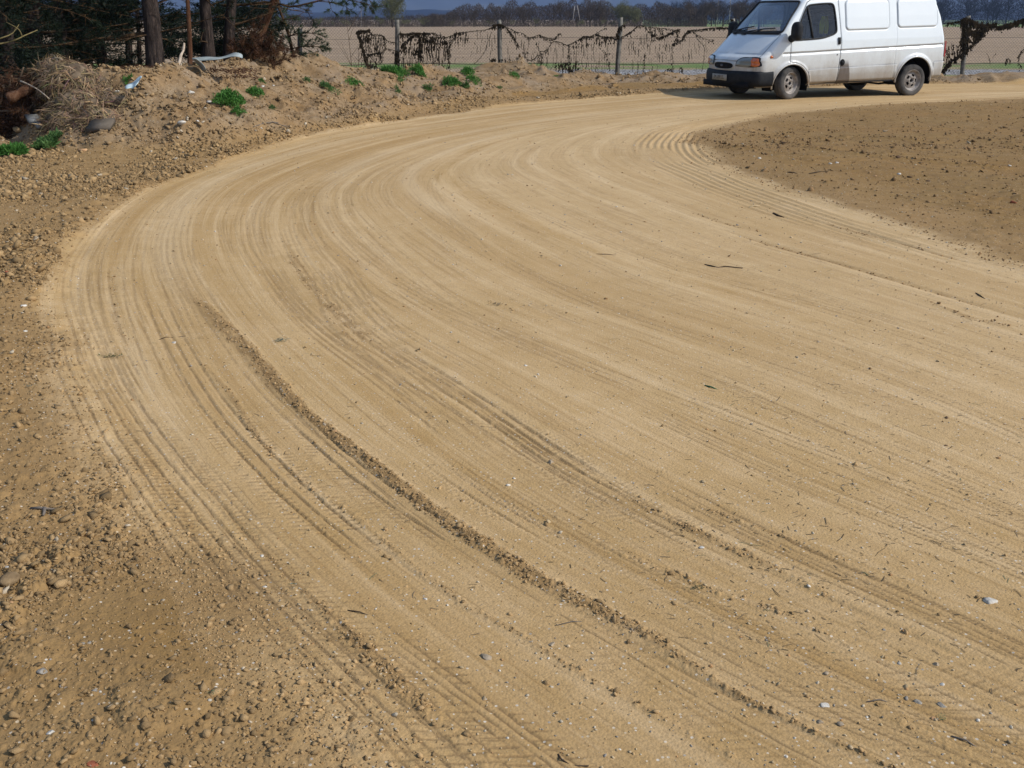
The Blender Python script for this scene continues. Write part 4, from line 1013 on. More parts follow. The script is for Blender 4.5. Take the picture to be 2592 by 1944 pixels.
tag(net.build('camouflage_net', M_NET), 'camouflage net with a dense black blot on the fence between second and third post', 'net')
net = MB()
rope(net, [(1246,66),(1258,62),(1270,63)], .035, 24, .045, 4); rope(net, [(1266,62),(1280,70),(1290,80),(1300,96),(1313,118)], .022, 12, .034, 3)
rope(net, [(1270,63),(1285,70),(1303,80),(1322,84),(1333,92),(1345,95),(1366,88)], .012, 9, .03); rope(net, [(1368,90),(1385,96),(1400,98),(1410,92),(1418,84)], .014, 12, .032)
rope(net, [(1337,94),(1338,115),(1332,135)], .007, 3); rope(net, [(1357,108),(1362,120),(1367,130),(1385,126),(1400,106),(1420,108),(1436,114),(1450,108),(1468,98)], .012, 7, .026, 2)
rope(net, [(1367,130),(1370,150),(1370,172),(1367,180)], .014, 10, .03); rope(net, [(1468,99),(1480,92),(1495,93),(1508,87),(1525,92),(1545,94),(1565,93)], .017, 16, .036, 3)
rope(net, [(1508,87),(1520,78),(1535,71)], .009, 4); rope(net, [(1442,116),(1440,138),(1439,155)], .012, 7, .03); rope(net, [(1418,170),(1432,160),(1445,175),(1455,180)], .012, 14, .04, 6)
rope(net, [(1365,175),(1380,184)], .02, 20, .04, 3); rope(net, [(1528,128),(1535,138),(1540,135)], .012, 9); rope(net, [(1536,138),(1540,160),(1542,182)], .006, 3); rope(net, [(1326,132),(1335,150),(1350,150),(1362,140)], .008, 7, .028)
field_flaps(net, [(1280,85,165),(1340,100,178),(1440,118,185),(1560,98,190)], 210, .015, .35); field_flaps(net, [(1445,108,122),(1500,92,118),(1555,95,115)], 70, .026, .3); field_flaps(net, [(1405,160,182),(1465,158,186)], 60, .032, .3)
field_flaps(net, [(1240,150,172),(1290,152,178)], 46, .034, .2); threads(net, (1290, 1560), 110, 190, 34)
tag(net.build('camouflage_net', M_NET), 'ragged camouflage net in long swags on the fence between third and fourth post', 'net')
net = MB()
rope(net, [(1563,93),(1567,72),(1578,64)], .025, 18, .04, 4); rope(net, [(1574,94),(1590,85),(1603,76),(1614,66)], .017, 12, .03, 2); rope(net, [(1616,66),(1632,66),(1640,78),(1650,86)], .011, 8)
rope(net, [(1648,84),(1658,93),(1668,96),(1683,90),(1700,82),(1718,74)], .02, 18, .036, 3); rope(net, [(1640,68),(1665,71),(1690,73),(1706,76)], .010, 8, .026); rope(net, [(1704,112),(1716,106),(1727,100),(1733,88),(1742,80)], .018, 15, .036, 3)
rope(net, [(1716,78),(1714,90),(1706,110)], .014, 14, .034, 4); rope(net, [(1742,78),(1760,76),(1780,74),(1795,72),(1822,70),(1845,71)], .020, 14, .034, 2); rope(net, [(1752,80),(1768,90),(1785,99),(1808,101)], .009, 5); rope(net, [(1757,82),(1768,102),(1782,118),(1781,150),(1776,185)], .006, 2, .02, 2)
rope(net, [(1702,115),(1702,150),(1702,182)], .008, 5, .024); rope(net, [(1633,140),(1630,160),(1628,192)], .010, 6, .026); rope(net, [(1725,172),(1729,182)], .02, 18, .03, 3); rope(net, [(1688,178),(1695,174),(1702,185)], .012, 14, .03, 3)
rope(net, [(1850,48),(1853,70),(1846,84)], .022, 22, .045, 5)
field_flaps(net, [(1590,90,130),(1640,85,150),(1700,100,160)], 80, .018, .35); field_flaps(net, [(1570,100,190),(1700,120,192),(1790,100,190)], 60, .013, .3); field_flaps(net, [(1640,70,80),(1690,80,105)], 30, .026); threads(net, (1580, 1790), 90, 190, 24)
tag(net.build('camouflage_net', M_NET), 'drooping camouflage net on the fence between the fourth post and the bonnet of the van', 'net')
net = MB()
rope(net, [(2396,58),(2415,57),(2434,52),(2445,44)], .022, 20, .035, 4); rope(net, [(2438,48),(2442,70),(2444,92),(2440,125)], .05, 36, .055, 6); rope(net, [(2446,46),(2462,54),(2485,62),(2510,64),(2535,68),(2555,62),(2592,48),(2640,40)], .035, 34, .05, 4)
rope(net, [(2500,70),(2480,92),(2462,112),(2442,132),(2420,146),(2400,162),(2386,182)], .030, 24, .045, 4); rope(net, [(2445,70),(2465,80),(2488,78)], .03, 30, .055, 7)
rope(net, [(2578,144),(2584,132),(2592,125),(2620,118)], .016, 12, .03, 2); rope(net, [(2545,162),(2552,148),(2556,158)], .012, 14, .03, 2); rope(net, [(2577,144),(2580,160),(2583,172)], .008, 7); rope(net, [(2498,134),(2504,148),(2507,164)], .004, 3, .018, 1); rope(net, [(2521,134),(2516,142),(2512,148)], .004, 3, .018, 1)
rope(net, [(2436,95),(2432,110),(2442,104)], .02, 20, .035, 3)
field_flaps(net, [(2434,50,110),(2460,55,110),(2495,66,80)], 190, .05, .2); field_flaps(net, [(2388,118,178),(2410,114,160),(2436,112,138)], 110, .030, .4); field_flaps(net, [(2500,60,72),(2560,62,72),(2600,46,66)], 90, .035, .2)
tag(net.build('camouflage_net', M_NET), 'thick brown camouflage net bunched over the fence post behind the rear of the van', 'net')
# ================================================================== PINES AND BRUSH
rng = np.random.default_rng(33); rnd = random.Random(33)
def bark_mat(name, a, b_, c):
    m, t, b = new_mat(name, .95, .1); N = NT(t); ob = N.n('ShaderNodeTexCoord').outputs['Object']
    n1 = N.noise(N.mapping(ob, (9, 9, 2.2)), 1.6, 5, .7); n2 = N.noise(N.mapping(ob, (30, 30, 8)), 1.0, 3, .7)
    N.L(N.mix(N.ramp(n2, [(.5, 0.0), (.7, .8)]), N.mix(N.ramp(n1, [(.35, 0.0), (.65, 1.0)]), a, b_), c), b.inputs['Base Color'])
    N.L(N.bump(n1, 1.0, .05), b.inputs['Normal']); return m
M_BARK = bark_mat('pine_bark', (.020, .015, .013), (.052, .040, .034), (.095, .068, .054))
M_BARKR = bark_mat('red_pine_bark', (.060, .028, .016), (.12, .058, .030), (.16, .095, .06))
M_LIMB = bark_mat('limb_bark', (.030, .020, .014), (.10, .060, .030), (.16, .10, .045))
def leaf_mat(name, a, b_):
    m, t, b = new_mat(name, .7, .25); N = NT(t)
    oi = N.noise(N.n('ShaderNodeTexCoord').outputs['Object'], 3.0, 3, .6); c = N.mix(N.ramp(oi, [(.35, 0.0), (.65, 1.0)]), a, b_)
    N.L(c, b.inputs['Base Color']); tr = N.n('ShaderNodeBsdfTranslucent'); N.L(c, tr.inputs[0]); mx = N.n('ShaderNodeMixShader'); mx.inputs[0].default_value = .25
    N.L(b.outputs[0], mx.inputs[1]); N.L(tr.outputs[0], mx.inputs[2]); N.L(mx.outputs[0], t.nodes['Material Output'].inputs[0]); return m
M_NEED = leaf_mat('shade_darkened_needles', (.004, .009, .005), (.012, .023, .009)); M_NEED2 = leaf_mat('sun_lightened_needles', (.030, .055, .030), (.070, .100, .050)); M_DRY = leaf_mat('dead_pine_needles', (.050, .022, .011), (.105, .050, .024))  # living needle greens: one darkened for shade, one lightened for sunlight
M_WEED = leaf_mat('weed_leaves', (.050, .150, .026), (.105, .255, .050)); M_WEED2 = leaf_mat('dull_weed_leaves', (.050, .115, .032), (.11, .20, .055))
def tufts(C, Dn, n=12, L=.075, w=.0035, seed=1, droop=.0):
    """needle tufts at centres C with axis Dn -> V, F"""
    r = np.random.default_rng(seed); k = len(C); C = np.repeat(C, n, 0); A = np.repeat(Dn, n, 0)
    D = r.normal(size=(k * n, 3)) + A * 1.1; D[:, 2] -= droop; D /= np.linalg.norm(D, axis=1)[:, None]
    S_ = np.cross(D, r.normal(size=D.shape)); S_ /= np.linalg.norm(S_, axis=1)[:, None] + 1e-9
    l = L * r.uniform(.6, 1.25, (k * n, 1)); B = C + D * l * .08
    V = np.stack([B - S_ * w, B + S_ * w, B + D * l], 1).reshape(-1, 3); return V, np.arange(len(V)).reshape(-1, 3)
def limb_path(p, d, L, n=9, bend=.25, up=.0, seed=0):
    r = random.Random(seed); P = [np.array(p, float)]; d = np.array(d, float); d /= np.linalg.norm(d)
    for i in range(n - 1):
        d = d + np.array([r.uniform(-bend, bend), r.uniform(-bend, bend), r.uniform(-bend, bend) * .6 + up]) * .55; d /= np.linalg.norm(d); P.append(P[-1] + d * L / (n - 1))
    return np.array(P)
def pine(base, top, r0, label, limbs, bark=M_BARK, lean_h=None, need=M_NEED, crown_h=(2.2, 7.5), ncr=26, seed=1, cr=1.8, n_low=0, tuft=1.0):
    r = random.Random(seed); base = np.array(base, float); top = np.array(top, float)
    root = empty('pine_tree', tuple(base)); tag(root, label, 'tree', 'pine trees behind the earth bank')
    H = 8.0 * (1 if r0 > .05 else .7); d = (top - base) / (top[2] - base[2]); 
    P = np.array([d * z * 1.0 + np.array([.04 * math.sin(z * 1.3 + seed), .04 * math.cos(z * 1.7 + seed), 0]) * min(1, z) for z in np.linspace(-.3, H, 22)])
    R = [r0 * (1.0 + .45 * math.exp(-max(0, z + .1) * 3)) * (1 - .75 * max(0, z) / H) for z in np.linspace(-.3, H, 22)]
    m = MB(); m.tube(P, R, 14); m.build('trunk', bark, root, True)
    at = lambda z: np.array([np.interp(z, P[:, 2], P[:, k]) for k in range(3)])
    C = []; A = []; lm = MB()
    def twig(P_, r_, dens, sub=True):
        own = MB(); own.tube(P_, np.linspace(r_, r_ * .3, len(P_)), 7); own.build('branch', M_LIMB, root, True) if sub else lm.tube(P_, np.linspace(r_, r_ * .3, len(P_)), 6)
        L = np.linalg.norm(P_[-1] - P_[0])
        for k in range(int(dens * L)):
            t = r.uniform(.35, 1.0); i = min(int(t * (len(P_) - 1)), len(P_) - 2); b0 = P_[i] + (P_[i + 1] - P_[i]) * r.random(); dd = (P_[-1] - P_[0]) / L + np.array([r.gauss(0, .7), r.gauss(0, .7), r.gauss(.1, .45)]); dd /= np.linalg.norm(dd)
            l2 = r.uniform(.15, .5); Q = limb_path(b0, dd, l2, 4, .2, .05, r.random()); lm.tube(Q, np.linspace(.006, .003, 4), 4)
            for j in range(int(5 * tuft)):
                u = r.uniform(.35, 1); i2 = min(int(u * 3), 2); C.append(Q[i2] + (Q[i2 + 1] - Q[i2]) * r.random()); A.append(dd)
    for (z, az, el, L, r_, dens) in limbs:
        dd = np.array([math.cos(az) * math.cos(el), math.sin(az) * math.cos(el), math.sin(el)]); twig(limb_path(at(z), dd, L, 10, .22, .0, r.random()), r_, dens)
    for k in range(ncr):
        z = r.uniform(*crown_h); az = r.uniform(0, 6.283); L = cr * r.uniform(.5, 1.1) * (1 - .35 * (z - crown_h[0]) / (H - crown_h[0] + .1)); el = r.uniform(-.15, .4)
        dd = np.array([math.cos(az) * math.cos(el), math.sin(az) * math.cos(el), math.sin(el)]); twig(limb_path(at(z), dd, L, 7, .2, .03, r.random()), .022, 9, False)
    for k in range(n_low):
        z = r.uniform(.4, 2.4); az = r.uniform(0, 6.283); dd = np.array([math.cos(az), math.sin(az), r.uniform(-.3, .3)]); twig(limb_path(at(z), dd, r.uniform(.4, 1.3), 7, .3, -.02, r.random()), .012, 3.0, False)
    if lm.n: lm.build('twigs', M_LIMB, root, True)
    if C:
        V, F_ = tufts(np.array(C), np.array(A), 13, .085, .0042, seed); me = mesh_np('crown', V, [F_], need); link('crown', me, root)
    return root
def pbase(x, D, z=None):
    X = float(atD(x, 180, D)[0]); zz = float(gz(X, D)) if z is None else z; return (X, D, zz)
def ptop(x, D): return tuple(atD(x, 0, D))
PI = math.pi
pine(pbase(390, 15.4), ptop(377, 15.5), .125, 'thickest dark pine trunk standing left of the white bent branch', [(1.45, PI + .1, .05, 2.6, .030, 4), (.80, PI, -.08, 3.0, .034, 3), (1.9, PI - .3, .1, 3.2, .04, 5), (1.75, .1, -.05, 1.6, .022, 3), (1.5, -.6, .0, 1.3, .015, 2), (2.2, .3, -.1, 2.2, .03, 6)], seed=1, n_low=10)
pine(pbase(481, 14.9), ptop(477, 14.9), .030, 'thin straight reddish young pine trunk beside the white bent branch', [(1.7, .3, .1, .8, .01, 2)], M_BARKR, seed=2, ncr=10, cr=.9, n_low=2)
pine(pbase(531, 17.0), ptop(524, 17.0), .090, 'upright brown pine trunk just behind the reddish young one', [(1.55, PI - .2, .15, 1.6, .03, 2), (1.50, .0, .05, 1.3, .028, 2), (1.75, PI, .4, 1.4, .03, 3), (2.1, .4, .2, 2.0, .03, 5)], seed=3, n_low=12)
pine(pbase(577, 17.6), ptop(590, 17.6), .085, 'dark forked pine trunk behind the grey plastic sheet', [(1.4, .2, .5, 1.2, .02, 3), (1.1, 2.6, .5, 1.0, .02, 3), (.7, .1, .2, .9, .02, 3), (1.9, .1, .1, 2.0, .03, 5)], seed=4, n_low=14)
pine(pbase(632, 18.2), ptop(693, 18.2), .062, 'leaning pine trunk whose long limb reaches over the fence', [(1.62, .05, .18, 1.6, .02, 2), (1.55, PI, .0, 1.8, .02, 3), (1.1, .3, .1, 1.0, .014, 4), (2.3, .0, -.1, 2.4, .03, 5)], M_BARKR, seed=5, ncr=18, n_low=8)
pine(pbase(322, 19.5), ptop(314, 19.5), .065, 'slim pine trunk seen through the gap left of the thickest trunk', [(1.0, PI, .1, 1.4, .02, 3)], seed=6, n_low=10)
pine(pbase(345, 20.5), ptop(346, 20.5), .045, 'thin far pine trunk touching the left side of the thickest trunk', [], seed=7, n_low=6)
pine(pbase(258, 17.8), ptop(246, 17.8), .085, 'shaded pine trunk above the top of the dry grass heap', [(.8, PI, .0, 1.8, .025, 4), (1.4, .2, .2, 1.6, .025, 4), (1.6, PI, -.3, 2.0, .025, 7)], seed=8, n_low=22, tuft=1.5)
pine(pbase(165, 16.8), ptop(150, 16.8), .10, 'dark pine trunk behind the cut log and the dry grass heap', [(.9, PI - .2, .1, 2.0, .025, 6), (1.1, -.1, .1, 1.8, .025, 6), (1.7, -.8, -.3, 1.8, .02, 8)], seed=9, n_low=30, tuft=1.6)
pine(pbase(92, 15.6), ptop(84, 15.6), .09, 'dark pine trunk second from the left edge of the photo', [(.8, PI, .1, 1.6, .02, 6), (1.2, .0, .0, 1.6, .02, 6), (1.7, -1.2, -.2, 1.8, .02, 9)], seed=10, n_low=30, tuft=1.6)
pine(pbase(12, 14.6), ptop(6, 14.6), .11, 'dark pine trunk at the very left edge of the photo', [(.9, .0, .1, 1.4, .02, 6), (1.3, -.7, .0, 1.4, .02, 6), (1.6, -1.2, -.2, 1.7, .02, 9)], seed=11, n_low=30, tuft=1.6)
pine(pbase(215, 22), ptop(208, 22), .12, 'pine trunk deep in the shade behind the dry grass heap', [(.9, .0, .1, 1.9, .02, 6), (1.5, 2.7, .0, 1.9, .02, 6)], seed=12, n_low=34, tuft=1.6)
pine(pbase(55, 20), ptop(46, 20), .12, 'pine trunk deep in the shade between the two leftmost trunks', [(.9, .3, .1, 1.9, .02, 6), (1.5, 2.4, .0, 1.9, .02, 6)], seed=13, n_low=34, tuft=1.6)
# long limb over the fence and the low green bough are limbs of a pine standing right of the leaning one
def bough(name, label, segs, need, cat, seed, dens=9, tn=5, tl=.075, r0=.02, spread=.35, mat=M_LIMB):
    r = random.Random(seed); o = np.array(segs[0][0][0], float); root = empty(name, tuple(o)); tag(root, label, cat); m = MB(); C = []; A = []
    for P_, rr, dn in segs:
        P_ = crom(np.array([list(p) for p in P_]), .12) if len(P_) > 2 else np.array(P_); m.tube(P_ - o, np.linspace(rr, rr * .35, len(P_)), 6); L = np.sum(np.linalg.norm(np.diff(P_, axis=0), axis=1))
        for k in range(int(dn * L)):
            i = r.randrange(int(len(P_) * .15), len(P_) - 1); dd = (P_[i + 1] - P_[i]) / np.linalg.norm(P_[i + 1] - P_[i]) + np.array([r.gauss(0, .8), r.gauss(0, .8), r.gauss(.05, .8)]); dd /= np.linalg.norm(dd)
            Q = limb_path(P_[i] - o, dd, r.uniform(.3, 1.0) * spread, 4, .2, .04, r.random()); m.tube(Q, np.linspace(.005, .002, 4), 4)
            for j in range(tn): u = r.uniform(.3, 1); i2 = min(int(u * 3), 2); C.append(Q[i2] + (Q[i2 + 1] - Q[i2]) * r.random()); A.append(dd)
    m.build('branch', mat, root, True); V, F_ = tufts(np.array(C), np.array(A), 12, tl, .0042, seed); link('needles', mesh_np('needles', V, [F_], need), root); return root
A_ = lambda x, y, D: atD(x, y, D)
gx_ = pbase(742, 19.2)
bough('pine_tree', 'young pine with loose green boughs leaning right over the end of the earth bank',
      [([gx_, A_(738, 120, 19.2), A_(722, 60, 19.2), A_(706, 20, 19.3), A_(700, -60, 19.4)], .035, 10), ([A_(725, 95, 19.2), A_(750, 86, 19.1), A_(790, 84, 18.9), A_(818, 90, 18.8)], .012, 22), ([A_(732, 125, 19.2), A_(765, 118, 19.0), A_(805, 118, 18.9), A_(842, 124, 18.8)], .012, 24),
       ([A_(736, 140, 19.2), A_(760, 138, 19.0), A_(785, 134, 18.9)], .010, 18), ([A_(715, 50, 19.2), A_(745, 45, 19.2), A_(770, 30, 19.2)], .010, 12), ([A_(720, 100, 19.2), A_(700, 85, 19.3), A_(680, 70, 19.4)], .012, 22), ([A_(722, 60, 19.2), A_(700, 45, 19.3), A_(672, 40, 19.4)], .012, 22)], M_NEED2, 'tree', 61, tn=5, tl=.06)
lb = bough('pine_branch', 'long bare pine limb with green tips crossing the top of the photo left of centre',
      [([A_(560, 14, 18.2), A_(620, 12, 18.2), A_(665, 6, 18.2), A_(700, 8, 18.2), A_(735, 17, 18.2), A_(775, 10, 18.2), A_(815, 0, 18.2), A_(880, -14, 18.2), A_(960, -22, 18.2)], .026, 1), ([A_(800, 3, 18.2), A_(840, 6, 18.1), A_(870, 14, 18.1), A_(885, 24, 18.1)], .008, 16), ([A_(850, -6, 18.2), A_(890, 2, 18.1), A_(930, 10, 18.1), A_(950, 22, 18.1)], .008, 26),
       ([A_(740, 16, 18.2), A_(765, 22, 18.1), A_(790, 30, 18.1)], .006, 10), ([A_(860, -8, 18.2), A_(900, -12, 18.2), A_(930, -4, 18.2), A_(940, 8, 18.2)], .008, 22), ([A_(830, -5, 18.2), A_(838, 20, 18.1), A_(842, 34, 18.1)], .005, 10)], M_NEED2, 'branch', 62, tn=5, tl=.07, spread=.3)
bough('dead_brush', 'rust brown dead pine boughs heaped at the foot of the leaning pine',
      [([A_(x, y + 45, D), A_(x + dx * .5, y + 20, D), A_(x + dx, y, D)], .012, 34) for x, y, dx, D in [(600,120,14,17),(620,108,20,17.2),(640,96,10,17.4),(655,100,24,17.2),(668,112,20,17.2),(690,122,20,17.4),(705,128,24,17.6),(640,118,-18,17.0),(610,126,-20,16.8),(720,136,18,17.8),(680,125,-20,17.1),(662,88,-16,17.6)]], M_DRY, 'brush', 63, tn=5, tl=.08, spread=.38)
# shaded dark undergrowth behind everything on the left
def scrub(name, label, boxes, mat, seed, n, sz=.05, kind='stuff', nl=1):
    r = np.random.default_rng(seed); V = []; F_ = []; per = n // len(boxes)
    for (x0, x1, y0, y1, D0, D1) in boxes:
        cl = np.column_stack([r.uniform(x0, x1, 40), r.uniform(y0, y1, 40)])
        k = r.integers(0, 40, per); px = cl[k, 0] + r.normal(0, (x1 - x0) * .07, per); py = cl[k, 1] + r.normal(0, (y1 - y0) * .08, per); D = r.uniform(D0, D1, per)
        a, b, c = ray(px, py); t = D / b; C = np.stack([a * t, D, CAMH + c * t], 1); d = r.normal(size=(per, 3)); d[:, 2] = d[:, 2] * .6; d /= np.linalg.norm(d, axis=1)[:, None]; s = np.cross(d, r.normal(size=(per, 3))); s /= np.linalg.norm(s, axis=1)[:, None]
        l = sz * r.uniform(.5, 1.6, (per, 1)); o = len(V) and sum(len(v) for v in V)
        v = np.stack([C - d * l, C + s * l * .22, C + d * l, C - s * l * .22], 1).reshape(-1, 3); F_.append(np.arange(len(v)).reshape(-1, 4) + (o or 0)); V.append(v)
    me = mesh_np(name, np.vstack(V), [np.vstack(F_)], mat); return tag(link(name, me), label, kind=kind)
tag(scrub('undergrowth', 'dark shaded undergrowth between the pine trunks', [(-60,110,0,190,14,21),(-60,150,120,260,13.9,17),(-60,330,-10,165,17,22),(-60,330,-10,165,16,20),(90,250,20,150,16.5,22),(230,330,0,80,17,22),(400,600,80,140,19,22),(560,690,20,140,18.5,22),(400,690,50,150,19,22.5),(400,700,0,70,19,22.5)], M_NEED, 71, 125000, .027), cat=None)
scrub('dead_litter', 'rust brown needle litter under the pines', [(330,620,165,200,14.5,17),(-60,150,190,300,13.6,14.6),(0,160,250,345,13.0,13.8),(-60,100,300,360,12.8,13.6)], M_DRY, 72, 20000, .028)
# ---- white bent branch, dead sticks, cut log, heap
M_PALE = simple_mat('barkless_wood', (.30, .22, .15), .8, .2, .25, 12, .2, 40, col2=(.52, .43, .33)); M_YEL = simple_mat('sunlit_yellow_branch', (.12, .095, .04), .9, .1, .3, 12, col2=(.20, .16, .07)); M_STICK = simple_mat('dry_stick', (.10, .070, .045), .9, .1, .4, 20, .2, 60)  # yellow branch colour stands in for sunlight on the bark
def stick(name, label, pts, r, mat, cat='branch', group=None, sub=None):
    P = crom(np.array([list(p) for p in pts]), .05); o = P[0].copy(); m = MB(); m.tube(P - o, np.linspace(r, r * .55, len(P)) * (1 + .12 * np.sin(np.arange(len(P)) * 1.7)), 8)
    for (q, rr) in (sub or []): Q = crom(np.array([list(p) for p in q]), .05); m.tube(Q - o, np.linspace(rr, rr * .5, len(Q)), 6)
    ob = m.build(name, mat, None, True, loc=tuple(o)); return tag(ob, label, cat, group)
stick('bare_branch', 'pale barkless bent branch leaning on the bank right of the thickest pine', [A_(420,210,14.1), A_(440,190,14.2), A_(452,165,14.3), A_(458,140,14.4), A_(464,128,14.5), A_(466,110,14.6)], .026, M_PALE)
stick('bare_branch', 'thin pale curved twig just right of the bent white branch', [A_(458,160,14.5), A_(461,173,14.4), A_(470,185,14.3), A_(478,196,14.2)], .009, M_PALE)
stick('cut_log', 'reddish cut log sticking out of the left side of the dry grass heap', [A_(20,252,12.7), A_(60,232,12.8), A_(100,211,12.9), A_(133,192,13.0)], .070, M_BARKR, 'log')
stick('bare_branch', 'hooked pale root arching over the top of the dry grass heap', [A_(118,176,13.1), A_(121,165,13.1), A_(127,152,13.1), A_(138,147,13.1), A_(152,148,13.1), A_(162,160,13.1)], .014, M_PALE)
stick('bare_branch', 'yellow lit pine branch entering from the left edge of the photo', [A_(-20,114,13.0), A_(20,107,13.1), A_(42,100,13.1), A_(58,92,13.2), A_(95,76,13.4)], .010, M_YEL, sub=[([A_(56,92,12.5), A_(48,75,12.5), A_(16,56,12.5)], .007)])
stick('bare_branch', 'second yellow lit branch just above the lowest one at the left edge', [A_(-20,104,12.4), A_(10,94,12.4), A_(32,84,12.5), A_(48,62,12.6)], .008, M_YEL)
for k, (lab, pts) in enumerate([('thin pale stick lying across the needle litter left of the heap', [A_(52,205,12.9), A_(75,215,12.8), A_(98,228,12.7), A_(125,250,12.6)]), ('long thin stick lying beside the grey boards left of the heap', [A_(0,281,12.8), A_(40,282,12.8), A_(75,288,12.7)]),
    ('dark crooked root below the hooked pale root', [A_(50,195,13.1), A_(85,188,13.1), A_(118,176,13.1)])]):
    stick('dead_stick', lab, pts, .010, M_STICK if k else M_PALE, 'stick')
def heap():
    """mound of pulled-up dry grass and roots"""
    r = np.random.default_rng(44); c0 = A_(215, 300, 13.0); c0[2] = float(gz(c0[0], c0[1]))
    ogc = lambda x, y, l: on_ground(x, y) + np.array([0, .12, l]); ctr = [(A_(150, 190, 13.2), .26, .28, .22), (A_(180, 205, 13.0), .34, .34, .24), (ogc(205, 245, .02), .40, .34, .26), (ogc(245, 262, .0), .36, .30, .20), (ogc(195, 285, .0), .34, .28, .26), (ogc(285, 262, -.02), .24, .24, .14), (ogc(150, 265, .06), .26, .26, .34), (ogc(245, 305, -.02), .26, .2, .16), (ogc(160, 320, .0), .26, .2, .20), (ogc(205, 330, -.02), .22, .16, .13)]
    o = np.array([c0[0], c0[1], c0[2]]); m = MB(); bl = bmesh_blob((1, 1, 1))
    for c, a, b_, h in ctr:
        V_ = bl[0] * [a * .86, b_ * .86, h * .86]; V_ = V_ * (1 + .12 * r.normal(size=(len(V_), 1)) * .6) + (c - o); m.add(V_, bl[1])
    root = empty('dry_grass_heap', tuple(o)); tag(root, 'big heap of grey brown dry grass and roots at the left end of the bank', 'heap')
    m.build('earth_core', simple_mat('heap_core', (.085, .062, .042), .95, .1, .5, 9, .6, 30, col2=(.20, .15, .10)), root, True)
    V = []; Fx = []; Cc = []
    for c, a, b_, h in ctr:
        n = int(5200 * a); u = r.normal(size=(n, 3)); u /= np.linalg.norm(u, axis=1)[:, None]; base = (c - o) + u * [a, b_, h] * r.uniform(.84, 1.04, (n, 1))
        d = np.cross(u, r.normal(size=(n, 3))) + u * .25; d[:, 2] -= .55; d[:, 0] -= .3; d /= np.linalg.norm(d, axis=1)[:, None]; L = r.uniform(.06, .26, (n, 1)); s = np.cross(d, u); s /= np.linalg.norm(s, axis=1)[:, None] + 1e-9; w = r.uniform(.0022, .006, (n, 1))
        mid = base + d * L * .5 + u * L * .10; tip = base + d * L - np.array([0, 0, .3]) * L * .3
        v = np.stack([base - s * w, base + s * w, mid - s * w, mid + s * w, tip], 1).reshape(-1, 3); k = np.arange(n)[:, None] * 5 + len(V) * 0 + sum(len(x) for x in V)
        V.append(v); Fx.append((np.hstack([k, k + 1, k + 3, k + 2]), np.hstack([k + 2, k + 3, k + 4]))); col = (np.array([.29, .20, .115]) if c[0] > -6.25 else np.array([.13, .085, .05])) * r.uniform(.25, 1.25, (n, 1)) + r.normal(0, .012, (n, 3)); Cc.append(np.repeat(np.clip(col, .03, .6), 5, 0))
    mt, t, b = new_mat('dry_grass', .85, .15); N = NT(t); N.L(N.attr('col', 'Color'), b.inputs['Base Color'])
    me = mesh_np('dry_grass', np.vstack(V), [np.vstack([f[0] for f in Fx]), np.vstack([f[1] for f in Fx])], mt, False, {'col': np.vstack(Cc)}); link('dry_grass', me, root); return mt
M_STRAW = heap()
bough('dead_brush', 'dark tangle of dead roots and brown boughs hanging left of the dry grass heap',
      [([A_(x, y, D), A_(x - dx * .5, y + 30, D - .05), A_(x - dx, y + ln, D - .1)], .010, 26) for x, y, dx, ln, D in [(60,170,20,70,13.2),(85,180,-10,80,13.1),(110,195,15,90,13.0),(125,215,-5,100,12.95),(95,225,10,90,12.9),(70,235,25,60,12.9),(30,190,15,80,13.3),(10,215,10,60,13.2),(140,240,10,90,12.85),(150,290,30,50,12.8),(50,255,-20,50,12.9),(110,270,-15,60,12.85)]], M_DRY, 'brush', 64, tn=5, tl=.07, spread=.30, mat=M_STICK)
# boards, slab, litter, sheet
M_BOARD = simple_mat('grey_board', (.16, .16, .145), .9, .15, .3, 8, .2, 30, col2=(.26, .255, .235))
def slab(name, label, pts, th, mat, cat, D):
    c0 = on_ground(*np.mean(pts, 0)); sl = F / math.hypot(c0[1], CAMH - c0[2]); P = [np.array([c0[0] + (x - np.mean(pts, 0)[0]) / sl, c0[1] - (y - np.mean(pts, 0)[1]) / sl * 1.1, c0[2] + .05 - (y - np.mean(pts, 0)[1]) / sl * .85]) for x, y in pts]; o = np.mean(P, 0); m = MB(); n = len(P); V_ = [p - o for p in P] + [p - o - np.array([0, 0, th]) for p in P]
    m.add(V_, [tuple(range(n)), tuple(range(2 * n - 1, n - 1, -1))] + [(i, n + i, n + (i + 1) % n, (i + 1) % n) for i in range(n)]); return tag(m.build(name, mat, None, False, loc=tuple(o)), label, cat)
slab('board', 'topmost and smallest of the grey boards left of the dry grass heap', [(24,272),(62,272),(70,284),(34,284)], .02, M_BOARD, 'board', (13.4,13.4,13.1,13.1))
slab('board', 'grey board in the middle of the stack left of the dry grass heap', [(50,288),(84,287),(90,297),(62,299)], .03, M_BOARD, 'board', (13.2,13.2,12.95,12.95))
slab('board', 'largest light grey board below the others left of the dry grass heap', [(62,301),(92,299),(110,314),(80,318)], .04, M_BOARD, 'board', (13.0,13.0,12.75,12.75))
slab('board', 'lowest dark grey board half buried left of the dry grass heap', [(86,320),(122,318),(126,327),(98,331)], .03, M_BOARD, 'board', (12.85,12.85,12.7,12.7))
slab('concrete_slab', 'flat grey concrete slab at the foot of the dry grass heap', [(224,336),(232,314),(288,309),(281,331)], .05, simple_mat('slab_grey', (.12, .10, .078), .95, .1, .2, 10, .2, 50), 'slab', (12.75,12.85,13.1,13.1))
